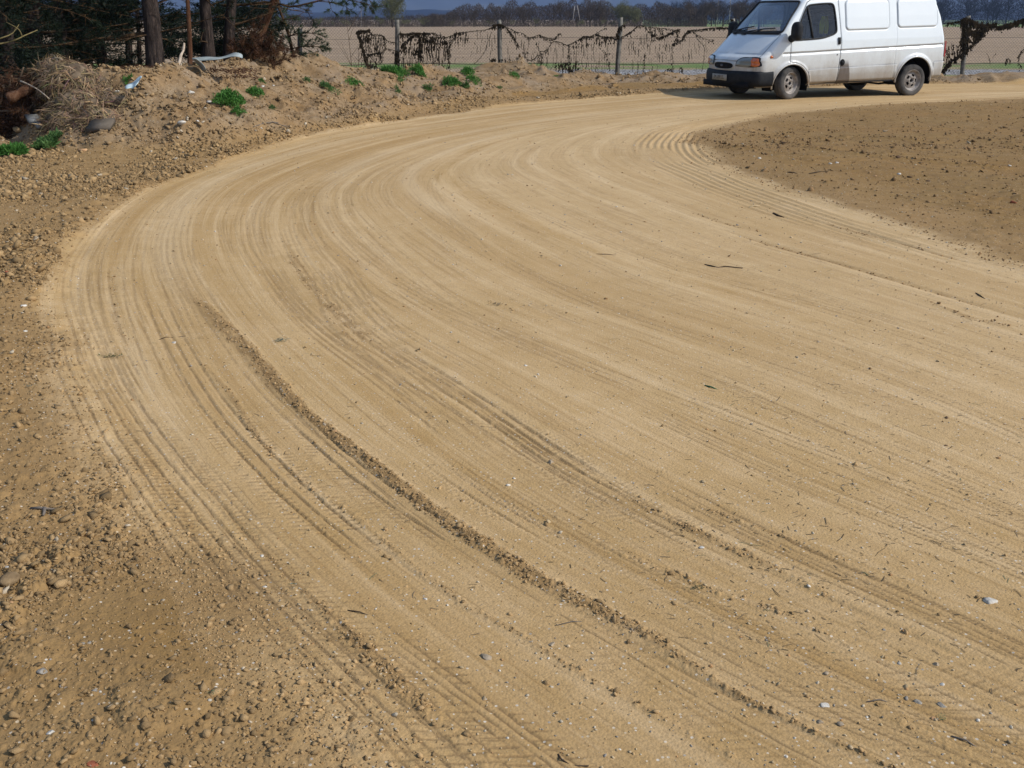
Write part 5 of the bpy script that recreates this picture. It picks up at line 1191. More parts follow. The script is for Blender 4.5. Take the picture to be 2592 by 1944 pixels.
def cloth(name, label, rows, D, mat, cat):
    m = MB(); V_ = []; n = len(rows[0])
    for k, row in enumerate(rows):
        for j, (x, y) in enumerate(row): V_.append(A_(x, y, D - .06 * math.sin(j * 1.9 + k) - .10 * k))
    V_ = np.array(V_); o = V_.mean(0); m.add(V_ - o, [(r * n + j, r * n + j + 1, (r + 1) * n + j + 1, (r + 1) * n + j) for r in range(len(rows) - 1) for j in range(n - 1)])
    ob = m.build(name, mat, None, True, loc=tuple(o)); sb = ob.modifiers.new('s', 'SUBSURF'); sb.levels = 1; sb.render_levels = 1; so = ob.modifiers.new('t', 'SOLIDIFY'); so.thickness = .006; return tag(ob, label, cat)
M_SHEET = simple_mat('grey_plastic_sheet', (.20, .235, .225), .5, .4, .2, 6, .3, 12, col2=(.36, .40, .38))
cloth('plastic_sheet', 'grey green plastic sheet hanging in a limp arc between the middle pine trunks', [[(485,147),(500,147),(522,143),(545,146),(562,145),(578,140),(592,133),(604,134),(614,138)], [(487,150),(505,151),(525,147),(548,150),(562,147),(580,143),(594,139),(605,141),(614,146)], [(489,153),(508,154),(527,153),(546,152),(562,149),(582,144),(596,143),(606,145),(613,149)]], 14.6, M_SHEET, 'sheet')
cloth('plastic_sheet', 'torn grey flap dangling from the left end of the plastic sheet', [[(486,150),(494,156),(502,165),(508,173),(512,182)], [(492,149),(500,154),(509,162),(517,170),(523,176)], [(497,150),(504,154),(511,161),(519,169),(521,181)]], 14.4, M_SHEET, 'sheet')
M_LBLUE = simple_mat('pale_blue_plastic', (.42, .58, .62), .4, .4, .2, 12, .2, 20, col2=(.66, .78, .80))
cloth('plastic_bag', 'crumpled pale blue plastic strip lying on the bank beside the dry grass heap', [[(316,220),(324,214),(333,211),(341,207),(347,200),(350,196),(358,192)], [(317,224),(327,220),(335,218),(343,213),(350,206),(352,200),(359,194)], [(319,226),(330,222),(338,226),(341,220),(351,209),(354,202),(360,195)]], 12.6, M_LBLUE, 'litter')
# ================================================================== WEEDS, STONES, TWIGS, CLODS
rng = np.random.default_rng(55); rnd = random.Random(55)
def weed(x, y, wpx, hpx, label, mat=M_WEED, n=900, leaf=.028, name='weed_clump', cat='plant'):
    p = on_ground(x, y); pm = F / (p[1] + .1); w = wpx / pm / 2; h = hpx * .85 / pm; r = np.random.default_rng(int(x * 7 + y)); k = n
    lob = np.column_stack([r.uniform(-.6, .6, 7) * w, r.uniform(-.5, .5, 7) * w * .8, r.uniform(.25, .6, 7) * h]); li = r.integers(0, 7, k)
    u = r.normal(size=(k, 3)); u /= np.linalg.norm(u, axis=1)[:, None]; u[:, 2] = np.abs(u[:, 2]); C = lob[li] * [1, 1, .5] + u * [w * .45, w * .40, h * .55] * (r.uniform(.3, 1, (k, 1)) ** .5)
    g = gz(C[:, 0] + p[0], C[:, 1] + p[1]) - p[2]; C[:, 2] = np.maximum(C[:, 2], .0) + g
    d = u * .8 + r.normal(size=(k, 3)) * .6; d[:, 2] += .35; d /= np.linalg.norm(d, axis=1)[:, None]; s = np.cross(d, r.normal(size=(k, 3))); s /= np.linalg.norm(s, axis=1)[:, None]; l = leaf * r.uniform(.6, 1.5, (k, 1))
    V = np.stack([C, C + d * l * .6 + s * l * .19, C + d * l * 1.25, C + d * l * .6 - s * l * .19], 1).reshape(-1, 3); me = mesh_np(name, V, [np.arange(len(V)).reshape(-1, 4)], mat)
    return tag(link(name, me, None, tuple(p)), label, cat, 'weeds on the earth bank')
for a in [(583,270,90,44,'largest bushy bright green weed clump on the near slope of the bank',M_WEED,2600,.030),(606,292,36,14,'small flat green weed at the lower right foot of the largest clump',M_WEED,500,.022),(646,246,44,28,'round green weed clump just above right of the largest one',M_WEED,1000,.026),(690,281,20,8,'tiny low weed right of the largest weed clump',M_WEED2,220,.02),
          (838,232,58,18,'sprawling dull green weed in the middle of the bank',M_WEED2,700,.024),(898,219,44,14,'bright green weed tuft right of the sprawling dull one',M_WEED,600,.024),(1008,193,84,26,'wide grassy green clump in front of the second fence post',M_WEED,2600,.040),(1062,194,50,20,'grassy right wing of the wide green clump by the fence',M_WEED,1100,.036),(1012,208,30,9,'low green weed below the wide grassy clump',M_WEED,300,.022),
          (1145,218,52,22,'dense green weed clump below the gap between second and third post',M_WEED,1300,.028),(1200,214,38,18,'green weed clump right beside the dense one under the third post',M_WEED,800,.026),(1185,190,44,16,'grassy clump at the net foot left of the third post',M_WEED,800,.032),(1080,232,28,9,'pale low weed with pointed leaves in front of the bank middle',M_WEED2,220,.04),(1178,228,16,12,'single pale broad leaved weed below the twin clumps',M_WEED2,140,.05),
          (1303,197,32,12,'green weed tuft on the bank right of the third post',M_WEED,500,.024),(1005,230,24,9,'dull green tuft on the lower bank in front of the second post',M_WEED2,240,.022),(1412,202,26,7,'small green weed at the right end of the earth bank',M_WEED,240,.022),(1262,226,20,6,'faint green weed low on the bank near the third post',M_WEED2,160,.02),
          (662,208,20,8,'faint green tuft on the bank crest above the round clump',M_WEED2,200,.02),(776,212,18,12,'small dark green tuft left of the sprawling weed',M_WEED2,200,.022),(34,398,72,26,'bright green grass clump in the shade at the left edge of the photo',M_WEED,2400,.045),(120,376,80,22,'dark green grass strip below the grey boards',M_WEED2,1600,.040),(325,212,26,8,'small green weed next to the pale blue plastic strip',M_WEED,260,.022)]:
    weed(a[0], a[1] - 4, a[2], a[3], a[4], a[5], a[6], a[7])
# --- rocks
def rock_mesh(seed, flat=.6, sub=2):
    import bmesh
    r = np.random.default_rng(seed); bm = bmesh.new(); bmesh.ops.create_icosphere(bm, subdivisions=sub, radius=1); V = np.array([v.co[:] for v in bm.verts]); F_ = np.array([[v.index for v in f.verts] for f in bm.faces]); bm.free()
    for _ in range(9):
        n = r.normal(size=3); n /= np.linalg.norm(n); d = V @ n; c = r.uniform(.38, .8); V = V - np.outer(np.clip(d - c, 0, None), n) * .95
    V = V * (1 + .05 * r.normal(size=(len(V), 1))) * [1, r.uniform(.65, .95), flat]; return V, F_
def stone_mat(name, a, b_): return simple_mat(name, a, .85, .2, .2, 22, .3, 120, col2=b_)
SM = {'white': stone_mat('chalky_white_stone', (.40, .37, .31), (.66, .62, .54)), 'tan': stone_mat('tan_stone', (.26, .20, .13), (.42, .34, .24)), 'grey': stone_mat('grey_stone', (.21, .185, .15), (.33, .30, .25)), 'red': stone_mat('brick_red_stone', (.22, .065, .03), (.36, .12, .06)), 'orange': stone_mat('orange_stone', (.42, .23, .10), (.52, .32, .17)), 'clod': stone_mat('brown_clod', (.17, .11, .055), (.29, .20, .105)), 'dark': stone_mat('dark_clod', (.07, .04, .022), (.13, .08, .045))}
STN = [  # x, y native px, width px, colour, label
 (2508,1525,40,'white','large half buried white stone near the right edge of the road'),(690+130,1075,17,'tan','rounded tan stone in the left part of the main gravel ridge'),(846,1092,15,'orange','oval yellowish stone in the main gravel ridge beside the tan one'),(808,1071,0,'tan',''),
 (441,868,18,'white','bright white flake on the left part of the road below the bend'),(664,1408,15,'white','white pebble between tyre tracks in the lower left of the road'),(672,1486,16,'white','white pebble just below the first one between the lower left tyre tracks'),(561,1570,14,'tan','buff pebble on the compacted strip at lower left'),(557,1682,13,'tan','buff rounded pebble at the edge of the dark moist patch'),
 (22,1438,26,'white','pale grey white stone at the left edge in the rough clods'),(37,1420,0,'white',''),(52,1428,30,'clod','blocky brown clod beside the pale stone at the left edge'),(30,1468,70,'clod','widest flat brown clod at the left edge of the rough strip'),(30,1523,17,'orange','orange stone at the left edge below the widest clod'),(75,1538,11,'grey','small bluish grey stone below the widest clod'),
 (210,1630,16,'grey','left of two grey stones sitting close together in the rough strip'),(226,1627,15,'grey','right of two grey stones sitting close together in the rough strip'),(108,1698,32,'grey','flat grey stone wedged in the clods at lower left'),(240,1748,18,'grey','grey stone with a pale cap in the lower left corner'),(281,1790,24,'tan','squat buff stone in the lower left corner'),(238,1823,13,'white','small white pebble under the squat buff stone'),(127,1856,24,'white','off white stone lying alone near the bottom left corner'),
 (236,1932,36,'red','brick red fragment at the bottom edge left of the road'),(480,1932,18,'tan','round brown pebble at the bottom edge in the moist soil'),(1395,1170,22,'tan','flat tan stone flake beside the second groove in the middle of the road'),(1330,926,12,'white','small white chip alone in the middle of the road'),(1345,1625,15,'tan','upper stone of a pair in the lower middle of the road'),(1396,1632,24,'tan','grey tan stone right of its pale partner in the lower middle'),
 (1230,1664,34,'tan','flat half sunk stone in the lower middle tyre track'),(1077,1517,17,'white','white flake on the lower middle of the road'),(2064,1835,0,'tan',''),(2075,1830,26,'tan','left buff stone of a pair on the gravel ridge at lower right'),(2130,1834,22,'tan','right buff stone of a pair on the gravel ridge at lower right'),(1998,1806,14,'grey','bluish grey pebble left of the buff pair at lower right'),(2325,1778,26,'grey','left of two pale domed stones near the lower right corner'),(2383,1786,24,'grey','right of two pale domed stones near the lower right corner'),
 (2361,1820,18,'orange','yellowish stone next to the green leaf tuft at lower right'),(2370,1684,24,'tan','long tan stone alone in the lower right of the road'),(2383,1733,16,'white','pale flat stone below the long tan one'),(2236,1595,14,'grey','angular grey white flake beside the dark groove on the right'),(2092,1706,20,'tan','low tan stone on the right part of the road'),(1776,1387,17,'white','white flake on the dusty strip right of centre'),(1862,1375,9,'white','small white chip above right of the white flake'),(1879,1518,13,'white','white chip in the middle right of the road'),(1920,1535,12,'tan','buff flake below the white chip in the middle right'),
 (2090,1786,28,'white','crumbled white stone heap on the lower right road'),(294,310,34,'clod','brown rock at the foot of the dry grass heap'),(208,382,30,'orange','low orange lump at the road side of the bank left end'),(296,232,16,'white','light grey stone between the heap and the pale blue strip'),(460,313,26,'white','flat white stone on the lower left slope of the bank'),(500,306,12,'white','small white stone right of the flat white one'),(528,258,18,'white','white stone directly left of the largest weed clump'),(482,235,22,'white','crumbled whitish lump high on the bank behind the weeds'),(666,219,13,'white','left of two white stones above the round weed clump'),(692,218,10,'white','right of two white stones above the round weed clump'),
 (830,167,12,'white','white stone on the crest of the bank near the young pine'),(662,325,9,'white','white pebble on the lower bank below the weeds'),(106,492,18,'tan','tan stone on the shoulder at the left of the bend'),(1922,401,13,'white','white stone in the brown patch near the tip of the inner bend'),(2103,414,12,'white','left white stone of a close pair in the brown patch'),(2118,413,11,'white','right white stone of a close pair in the brown patch'),(2275,441,15,'white','largest white stone in the middle of the brown patch'),(2216,446,10,'orange','cream coloured stone left of the largest white one in the brown patch'),(2557,420,13,'white','white stone in the brown patch near the right edge of the photo'),
 (1984,362,20,'dark','dark brown clod near the far left end of the brown patch'),(2272,399,18,'dark','dark brown clod in the row of clods in the middle of the brown patch'),(2563,514,22,'red','dark red clod at the right edge of the brown patch'),(2303,449,16,'dark','dark clod right of the largest white stone'),(2350,459,16,'dark','dark clod second right of the largest white stone'),(1915,451,8,'white','white chip on the inner edge of the road bend'),(1605,368,7,'white','white dot shaped pebble on the road near the inner bend'),
 (60,775,20,'white','pale stone on the shoulder at the left edge of the bend'),(48,790,0,'white',''),(17,689,15,'red','brick red chip at the left edge of the photo beside the bend'),(170,1078,15,'tan','buff stone at the edge of the road on the left'),(64,838,12,'white','white pebble on the left shoulder below the pale stone'),(2396,1058,18,'dark','dark clod on the right part of the road'),(2393,1128,14,'dark','small dark clod below the larger one on the right part of the road')]
for k, (x, y, w, c, lab) in enumerate(STN):
    if w == 0: continue
    p = on_ground(x, y); s = w / (F / math.hypot(p[1], CAMH - p[2])) / 2; V_, F_ = rock_mesh(300 + k, rnd.uniform(.42, .62), 3 if w > 20 and y > 700 and c not in ('clod', 'dark') else 2)
    me = mesh_np('stone' if c not in ('clod', 'dark') else 'soil_clod', V_ * s, [F_], SM[c], c not in ('clod', 'dark'))
    o = link('stone' if c not in ('clod', 'dark') else 'soil_clod', me, None, (p[0], p[1], p[2] + s * .04), (rnd.uniform(-.2, .2), rnd.uniform(-.2, .2), rnd.uniform(-.5, .5)))
    tag(o, lab, 'stone' if c not in ('clod', 'dark') else 'clod', 'stones lying on the ground' if c not in ('clod', 'dark') else 'large clods')
# --- twigs that can be told apart
M_DTW = simple_mat('dark_twig', (.060, .042, .028), .9, .1, .3, 30); M_GTW = simple_mat('grey_twig', (.15, .125, .10), .9, .1, .3, 30); M_CHIP = simple_mat('pale_wood_chip', (.50, .38, .22), .8, .1, .2, 30); M_GREEN = simple_mat('green_leaf', (.035, .11, .045), .7, .2, .3, 40)
def twig_at(pts, r, mat, label, sub=None, name='twig'):
    r = r * .6; W_ = [on_ground(x, y) + np.array([0, 0, r * .6 * (k > 0) + .004 * math.sin(k * 2.3)]) for k, (x, y) in enumerate(pts)]; S_ = [([on_ground(x, y) + np.array([0, 0, r]) for x, y in q], rr) for q, rr in (sub or [])]
    o = W_[0]; m = MB(); m.tube([w - o for w in W_], np.linspace(r, r * .6, len(W_)), 6)
    for q, rr in S_: m.tube([w - o for w in q], np.linspace(rr, rr * .5, len(q)), 5)
    tag(m.build(name, mat, None, True, loc=tuple(o)), label, 'twig')
twig_at([(78,1288),(100,1290),(140,1289)], .009, M_GTW, 'grey T shaped twig on the rough clods at the left', [([(113,1290),(113,1300),(110,1308)], .007)])
twig_at([(1784,670),(1800,675),(1818,677),(1836,676),(1880,680)], .008, M_DTW, 'longest dark twig on the right middle of the road')
twig_at([(1510,643),(1535,645),(1568,646)], .004, M_DTW, 'straight thin twig left of the longest dark twig')
twig_at([(1897,525),(1910,523),(1924,522)], .012, M_CHIP, 'pale wood chip on the road near the brown patch')
twig_at([(1994,436),(2008,438),(2018,439)], .010, M_DTW, 'short dark stick in the brown patch')
twig_at([(2048,440),(2068,437),(2080,434),(2096,435)], .010, M_DTW, 'longer curved dark stick in the brown patch')
twig_at([(640,322),(655,318),(668,312),(690,310),(710,312),(742,318)], .012, M_GTW, 'grey forked dead branch lying at the foot of the bank', [([(690,310),(712,318),(735,324)], .008)], 'dead_branch')
twig_at([(402,860),(420,855),(440,853),(470,852)], .003, M_DTW, 'thin curved twig beside the white flake on the left')
twig_at([(880,1545),(910,1552),(945,1560)], .003, M_DTW, 'thin reddish twig in the lower left of the road')
twig_at([(1413,1910),(1420,1925),(1445,1936),(1490,1942)], .004, M_DTW, 'curved dark wire like twig at the bottom edge')
twig_at([(1404,1585),(1450,1576),(1484,1572)], .003, M_GTW, 'long thin grey twig in the lower middle of the road')
twig_at([(2192,1778),(2225,1774),(2255,1776)], .003, M_GTW, 'pale curved twig at the lower right')
twig_at([(2408,1864),(2445,1878),(2480,1895)], .004, M_GTW, 'grey brown twig near the lower right corner')
twig_at([(1958,540),(1970,548),(1985,551)], .014, M_DTW, 'dark crumbly lump line at the start of the deep rut near the brown patch')
twig_at([(2470,742),(2480,750),(2494,757)], .007, M_DTW, 'short dark twig at the right edge of the road')
twig_at([(1784,976),(1800,982),(1818,986)], .006, M_GREEN, 'green leaf blade lying in the middle right of the road', None, 'leaf')
def leaves(x, y, w, label, mat=M_GREEN, n=46):
    p = on_ground(x, y); s = w / (F / math.hypot(p[1], CAMH)) / 2; m = MB()
    for k in range(n):
        a = rnd.uniform(0, 6.28); c = np.array([rnd.gauss(0, .45) * s, rnd.gauss(0, .25) * s, rnd.uniform(.003, .012)]); d = np.array([math.cos(a), math.sin(a) * .7, rnd.uniform(-.1, .4)]) * s * rnd.uniform(.2, .5); q = np.array([-d[1], d[0], 0]) * .18
        m.add([c, c + d * .5 + q, c + d, c + d * .5 - q], [(0, 1, 2, 3)])
    tag(m.build('leafy_sprig', mat, None, False, loc=tuple(p)), label, 'sprig')
M_CON = simple_mat('blue_green_sprig', (.07, .12, .10), .8, .1, .3, 30)
leaves(280, 905, 54, 'flattened grass tuft on the left side of the road', simple_mat('olive_grass', (.05, .075, .02), .8, .1)); leaves(708, 864, 40, 'blue green conifer sprig on the road left of centre', M_CON); leaves(1765, 1492, 36, 'dark green sprig beside the groove right of centre', simple_mat('dark_sprig', (.03, .05, .02), .8, .1))
leaves(2384, 1822, 26, 'small green leaf tuft beside the yellowish stone at lower right', M_GREEN); leaves(540, 1760, 28, 'green sprig in the dark moist patch at lower left', M_GREEN, 20); leaves(480, 1430, 22, 'thin green sprig between the lower left tyre tracks', M_GREEN, 10); leaves(75, 980, 30, 'small blue green sprout on the left shoulder', M_CON, 30); leaves(1258, 772, 34, 'grey brown crushed sprig in the middle of the road', simple_mat('crushed_sprig', (.08, .075, .055), .9, .1), 34)
leaves(1738 + 60, 972, 0.1, '', M_GREEN, 1) if False else None
# --- crumbs: very many, so stuff
def ico():
    import bmesh
    bm = bmesh.new(); bmesh.ops.create_icosphere(bm, subdivisions=1, radius=1); V = np.array([v.co[:] for v in bm.verts]); F_ = np.array([[v.index for v in f.verts] for f in bm.faces]); bm.free(); return V, F_
IV, IF = ico()
def scatter(name, label, P, S_, Cc, mat, flat=.6, seed=0, rough=.22):
    r = np.random.default_rng(seed); n = len(P); base = IV[None] * (1 + rough * 2.1 * np.clip(r.normal(size=(n, len(IV), 1)), -1.6, 1.9)); 
    sc = np.stack([r.uniform(.75, 1.3, n), r.uniform(.65, 1.1, n), r.uniform(.5, 1.0, n) * flat * 1.3], 1)[:, None]; base = base * sc
    a = r.uniform(0, 6.283, n); ca, sa = np.cos(a)[:, None], np.sin(a)[:, None]; x = base[..., 0] * ca - base[..., 1] * sa; y = base[..., 0] * sa + base[..., 1] * ca
    t = r.normal(0, .35, (n, 1)); z = base[..., 2] + x * t
    V = np.stack([x, y, z], -1) * S_[:, None, None] + P[:, None]; F_ = (IF[None] + (np.arange(n) * len(IV))[:, None, None]).reshape(-1, 3)
    me = mesh_np(name, V.reshape(-1, 3), [F_], mat, False, {'col': np.repeat(Cc, len(IV), 0)}); return tag(link(name, me), label, kind='stuff')
mt, t, b = new_mat('crumb_soil', .95, .1); N = NT(t); N.L(N.mix(N.noise(N.n('ShaderNodeNewGeometry').outputs['Position'], 180, 3, .7), N.attr('col', 'Color'), (.55, .5, .42), 'MULTIPLY') if False else N.attr('col', 'Color'), b.inputs['Base Color'])
N.L(N.bump(N.noise(N.n('ShaderNodeNewGeometry').outputs['Position'], 220, 3, .7), .6, .004), b.inputs['Normal']); M_CR = mt
def polar_pts(n, r0, r1, seed, p=1.0):
    r = np.random.default_rng(seed); u = r.random(n); R = r0 * (r1 / r0) ** (u ** p); A = np.radians(r.uniform(-31, 31, n)); return R * np.sin(A), R * np.cos(A), R, r
def soilcol(r, n, zone):
    base = np.where(zone[:, None] == 1, [.31, .205, .098], np.where(zone[:, None] == 2, [.29, .195, .10], [.24, .150, .072])); c = base * r.uniform(.50, 1.2, (n, 1)); return c
x, y, R, r = polar_pts(640000, 1.5, 27, 101, .76)
h, rm, loose, tone, gr, s_, q_, w_, zn, bm_ = surface(x, y)
ok = (zn == 0)
clump = sstep(-.55, .55, fbm(x, y, .9, 21, 3)); isl = (np.where(w_ > -5, w_, 2) > .6) & (bm_ < .2) & (x > 0)
band = np.exp(-((y - (13.2 - .33 * (x - 4))) / 1.6) ** 2)
patch = np.exp(-(((x + .88) / .30) ** 2 + ((y - 2.28) / .35) ** 2))
dens = np.where(rm > .5, np.clip(loose - .15, 0, 1) * 1.5 + .005, np.where(isl, .12 + .30 * band * sstep(-.2, .6, fbm(x, y, .6, 52, 3)), .34 + .80 * clump)) ; dens = dens + scrape(x, y) * (rm < .5) * .8; dens = np.where(bm_ > .15, .75 + .3 * clump, dens); dens *= (1 - .35 * patch)
dens = dens * np.where((x < -6) & (y < 11), .5, 1)
k = ok & (r.random(len(x)) < dens * .62)
x, y, R, rmk, ik, bk, ck, lk, hk, pk = x[k], y[k], R[k], rm[k], isl[k], bm_[k], clump[k], loose[k], h[k], patch[k]
n = len(x); size = np.exp(r.normal(0, .58, n)) * np.where(rmk > .5, .0032, np.where(ik, .0029, 0.0037 + .0021 * ck)) * np.clip(R / 7.0, .75, 1.9) * (1 - .35 * pk)
big = (r.random(n) < .012) & (rmk < .5); size = np.where(big, size * r.uniform(1.8, 3.2, n), size); size = np.clip(size, .0018, np.where(R < 5, .017, .034))
zone = np.where(ik, 0, np.where(rmk > .5, 1, np.where(bk > .2, 2, 1)))
cc = soilcol(r, n, zone); cc[rmk > .5] *= 1.22; size = np.where(rmk > .5, np.minimum(size, .0085), size); pale = r.random(n) < np.where(bk > .2, .035, .02); cc[pale] = np.array([.42, .35, .25]) * r.uniform(.7, 1.2, (pale.sum(), 1)); size[pale] *= .85
print('clods', n)
scatter('soil_crumbs', 'loose brown soil crumbs and small clods', np.stack([x, y, hk + size * .15], 1), size, np.clip(cc, .02, .8), M_CR, .75, 102)
# gravel on the road: pale, grey, orange pebbles
x, y, R, r = polar_pts(26000, 1.5, 22, 111, .8); h, rm, loose, tone, gr, s_, q_, w_, zn, bm_ = surface(x, y)
k = (zn == 0) & (r.random(len(x)) < np.where(rm > .5, .20 + .4 * sstep(3.6, 1.8, R), .18)); x, y, R, h = x[k], y[k], R[k], h[k]; n = len(x)
size = np.clip(np.exp(r.normal(0, .45, n)) * .0028 * np.clip(R / 4.5, .8, 2.0), .0013, .011); pal = np.array([[.46, .39, .28], [.40, .30, .17], [.27, .24, .20], [.46, .35, .21], [.38, .22, .10], [.55, .50, .41]]); ci = r.choice(6, n, p=[.22, .30, .16, .20, .06, .06])
print('gravel', n)
scatter('loose_gravel', 'scattered small pale and grey pebbles on the road', np.stack([x, y, h + size * .15], 1), size, pal[ci] * r.uniform(.75, 1.15, (n, 1)), M_CR, .6, 112, .10)
# needle and twig litter on the road
x, y, R, r = polar_pts(9000, 2.2, 20, 121, .9); h, rm, loose, tone, gr, s_, q_, w_, zn, bm_ = surface(x, y)
dn = (.10 + .75 * np.exp(-((x - .45 * y + .2) / (.22 * y)) ** 2) * sstep(-.5, .5, fbm(x, y, 1.1, 131, 3))) * (rm > .5) + .06 * (rm <= .5)
k = (zn == 0) & (r.random(len(x)) < dn); x, y, R, h = x[k], y[k], R[k], h[k]; n = len(x); L = np.clip(np.exp(r.normal(0, .5, n)) * .018, .006, .08)[:, None] * np.clip(R / 6, .9, 1.5)[:, None]; a = r.uniform(0, 6.283, n); d = np.stack([np.cos(a), np.sin(a), r.normal(0, .05, n)], 1); sd_ = np.stack([-np.sin(a), np.cos(a), 0 * a], 1); w = (r.uniform(.0006, .0014, n) * np.clip(R / 5, 1, 2.2))[:, None]
C = np.stack([x, y, h + .0012], 1); up = np.array([0, 0, .0006]); bd = sd_ * L * r.uniform(-.07, .07, (n, 1)); V = np.stack([C - d * L / 2 - sd_ * w, C - d * L / 2 + sd_ * w, C + bd - sd_ * w + up, C + bd + sd_ * w + up, C + d * L / 2 - sd_ * w, C + d * L / 2 + sd_ * w], 1).reshape(-1, 3); i = np.arange(n)[:, None] * 6
me = mesh_np('twig_litter', V, [np.vstack([np.hstack([i, i + 1, i + 3, i + 2]), np.hstack([i + 2, i + 3, i + 5, i + 4])])], None, False, {'col': np.repeat(np.array([.11, .080, .048]) * r.uniform(.5, 2.0, (n, 1)) + (r.random((n, 1)) < .08) * np.array([0, .05, .02]), 6, 0)}); me.materials.append(M_CR); tag(link('twig_litter', me), 'fine dark twig and needle litter on the road', kind='stuff')
# straw and root litter on the bank
x, y, R, r = polar_pts(120000, 9, 27, 141, 1.0); k = (x < 1.5) & (x > -9); x, y = x[k], y[k]; h, rm, loose, tone, gr, s_, q_, w_, zn, bm_ = surface(x, y); k = (bm_ > .25) & (zn == 0) & (r.random(len(x)) < .35 * sstep(-.2, .5, fbm(x, y, 1.0, 151, 3)) + .04); x, y, h = x[k], y[k], h[k]; n = len(x)
L = r.uniform(.04, .16, (n, 1)); d = r.normal(size=(n, 3)) * [1, 1, .35] + [.2, 0, .12]; d /= np.linalg.norm(d, axis=1)[:, None]; sd_ = np.cross(d, [0, 0, 1.]); sd_ /= np.linalg.norm(sd_, axis=1)[:, None]; w = r.uniform(.0015, .004, (n, 1)); C = np.stack([x, y, h + .005], 1)
V = np.stack([C - sd_ * w, C + sd_ * w, C + d * L], 1).reshape(-1, 3); me = mesh_np('straw_litter', V, [np.arange(len(V)).reshape(-1, 3)], None, False, {'col': np.repeat(np.array([.26, .19, .115]) * r.uniform(.2, 1.35, (n, 1)), 3, 0)}); me.materials.append(M_CR); tag(link('straw_litter', me), 'dry straw and root litter on the bank', kind='stuff')
# thin bare sapling stems by the free end of the net
for k, (x, D, h, lab) in enumerate([(893, 24.5, 1.5, 'thin bare sapling just left of the net, tallest of the three'), (905, 24.8, .8, 'short bare sapling right under the free net edge'), (916, 24.9, .6, 'lowest bare sapling at the foot of the net edge')]):
    p = atD(x, 160, D); p[2] = float(gz(p[0], p[1])); m = MB(); root = empty('sapling', tuple(p)); tag(root, lab, 'sapling')
    P = limb_path([0, 0, -.05], [-.1 + .2 * k, 0, 1], h, 9, .08, .02, k); m.tube(P, np.linspace(.010, .003, 9), 5); m.build('stem', M_STICK, root); m = MB()
    for j in range(7): i = rnd.randrange(1, 7); Q = limb_path(P[i], [rnd.choice((-1, 1)) * rnd.uniform(.3, .8), rnd.uniform(-.3, .3), .9], h * rnd.uniform(.25, .5), 5, .1, 0, j + k * 9); m.tube(Q, np.linspace(.005, .002, 5), 4)
    m.build('twigs', M_STICK, root)
# ================================================================== FAR TREES, HILLS, HAZE
rng = np.random.default_rng(77); rnd = random.Random(77)
M_FARB = simple_mat('bare_far_twigs', (.042, .031, .021), .95, .05, .35, .5, col2=(.085, .064, .043)); M_FARG = simple_mat('budding_far_twigs', (.095, .10, .040), .95, .05, .3, .5, col2=(.16, .155, .065)); M_FARD = simple_mat('dark_far_twigs', (.014, .014, .017), .95, .05, .3, .5, col2=(.024, .024, .032))
def far_tree_mesh(seed, H, cw, kind):
    r = random.Random(seed); tr = MB(); n0 = 3; tips = []
    tr.tube(limb_path([0, 0, -.3], [0, 0, 1], H * .55 + .3, 6, .06, 0, seed), np.linspace(H * .020, H * .012, 6), 6)
    cr = MB()
    def grow(p, d, L, rad, lv):
        P = limb_path(p, d, L, 5, .22, .05, r.random()); cr.tube(P, np.linspace(rad, rad * .5, 5), 4 if lv > 1 else 5, False)
        if lv >= 4: return
        for k in range({0: 6, 1: 5, 2: 5, 3: 4}[lv]):
            i = r.randint(1, 4); dd = d + np.array([r.gauss(0, .75), r.gauss(0, .75), r.gauss(.12, .4)]) * (1.0 if kind != 'poplar' else .5); dd /= np.linalg.norm(dd); grow(P[i], dd, L * r.uniform(.50, .72), rad * .5, lv + 1)
    for k in range(5):
        a = r.uniform(0, 6.28); e = r.uniform(.5, 1.2); d = np.array([math.cos(a) * math.cos(e) * cw, math.sin(a) * math.cos(e) * cw, math.sin(e)]); d /= np.linalg.norm(d); grow(np.array([0, 0, H * r.uniform(.18, .45)]), d, H * .36, H * .012, 1)
    if kind == 'green':                                          # fine budding sprays fill the rounded crown
        q = np.random.default_rng(seed); n = 5200; u = q.normal(size=(n, 3)); u /= np.linalg.norm(u, axis=1)[:, None]; C = u * (q.random((n, 1)) ** .45) * [H * .30 * cw, H * .30 * cw, H * .40] * (1 + .18 * np.sin(u[:, :1] * 5 + u[:, 2:] * 4)) + [0, 0, H * .58]
        d = q.normal(size=(n, 3)); d /= np.linalg.norm(d, axis=1)[:, None]; s_ = np.cross(d, q.normal(size=(n, 3))); s_ /= np.linalg.norm(s_, axis=1)[:, None]; l = q.uniform(.15, .45, (n, 1)); V = np.stack([C - s_ * .06, C + s_ * .06, C + d * l], 1).reshape(-1, 3); cr.add(V, [(3 * i, 3 * i + 1, 3 * i + 2) for i in range(n)])
    return tr, cr
PROT = []
for kind, mat, H, cw, ns in (('bare', M_FARB, 8.0, 1.0, 3), ('dark', M_FARD, 11.0, .9, 3), ('green', M_FARG, 8.5, 1.1, 2), ('bush', M_FARG, 3.2, 1.6, 2), ('bbush', M_FARB, 3.4, 1.6, 2)):
    for k in range(ns):
        tr, cr = far_tree_mesh(hash(kind) % 97 * 0 + {'bare': 10, 'dark': 20, 'green': 30, 'bush': 40, 'bbush': 50}[kind] + k, H, cw, kind)
        a = tr.build('trunk', M_FARB if kind != 'dark' else M_FARD); b_ = cr.build('crown', mat); PROT.append((kind, H, a.data, b_.data)); bpy.data.objects.remove(a); bpy.data.objects.remove(b_)
def gfar(x, y): return float(-min(max(y - 32, 0), 768) * .0045)
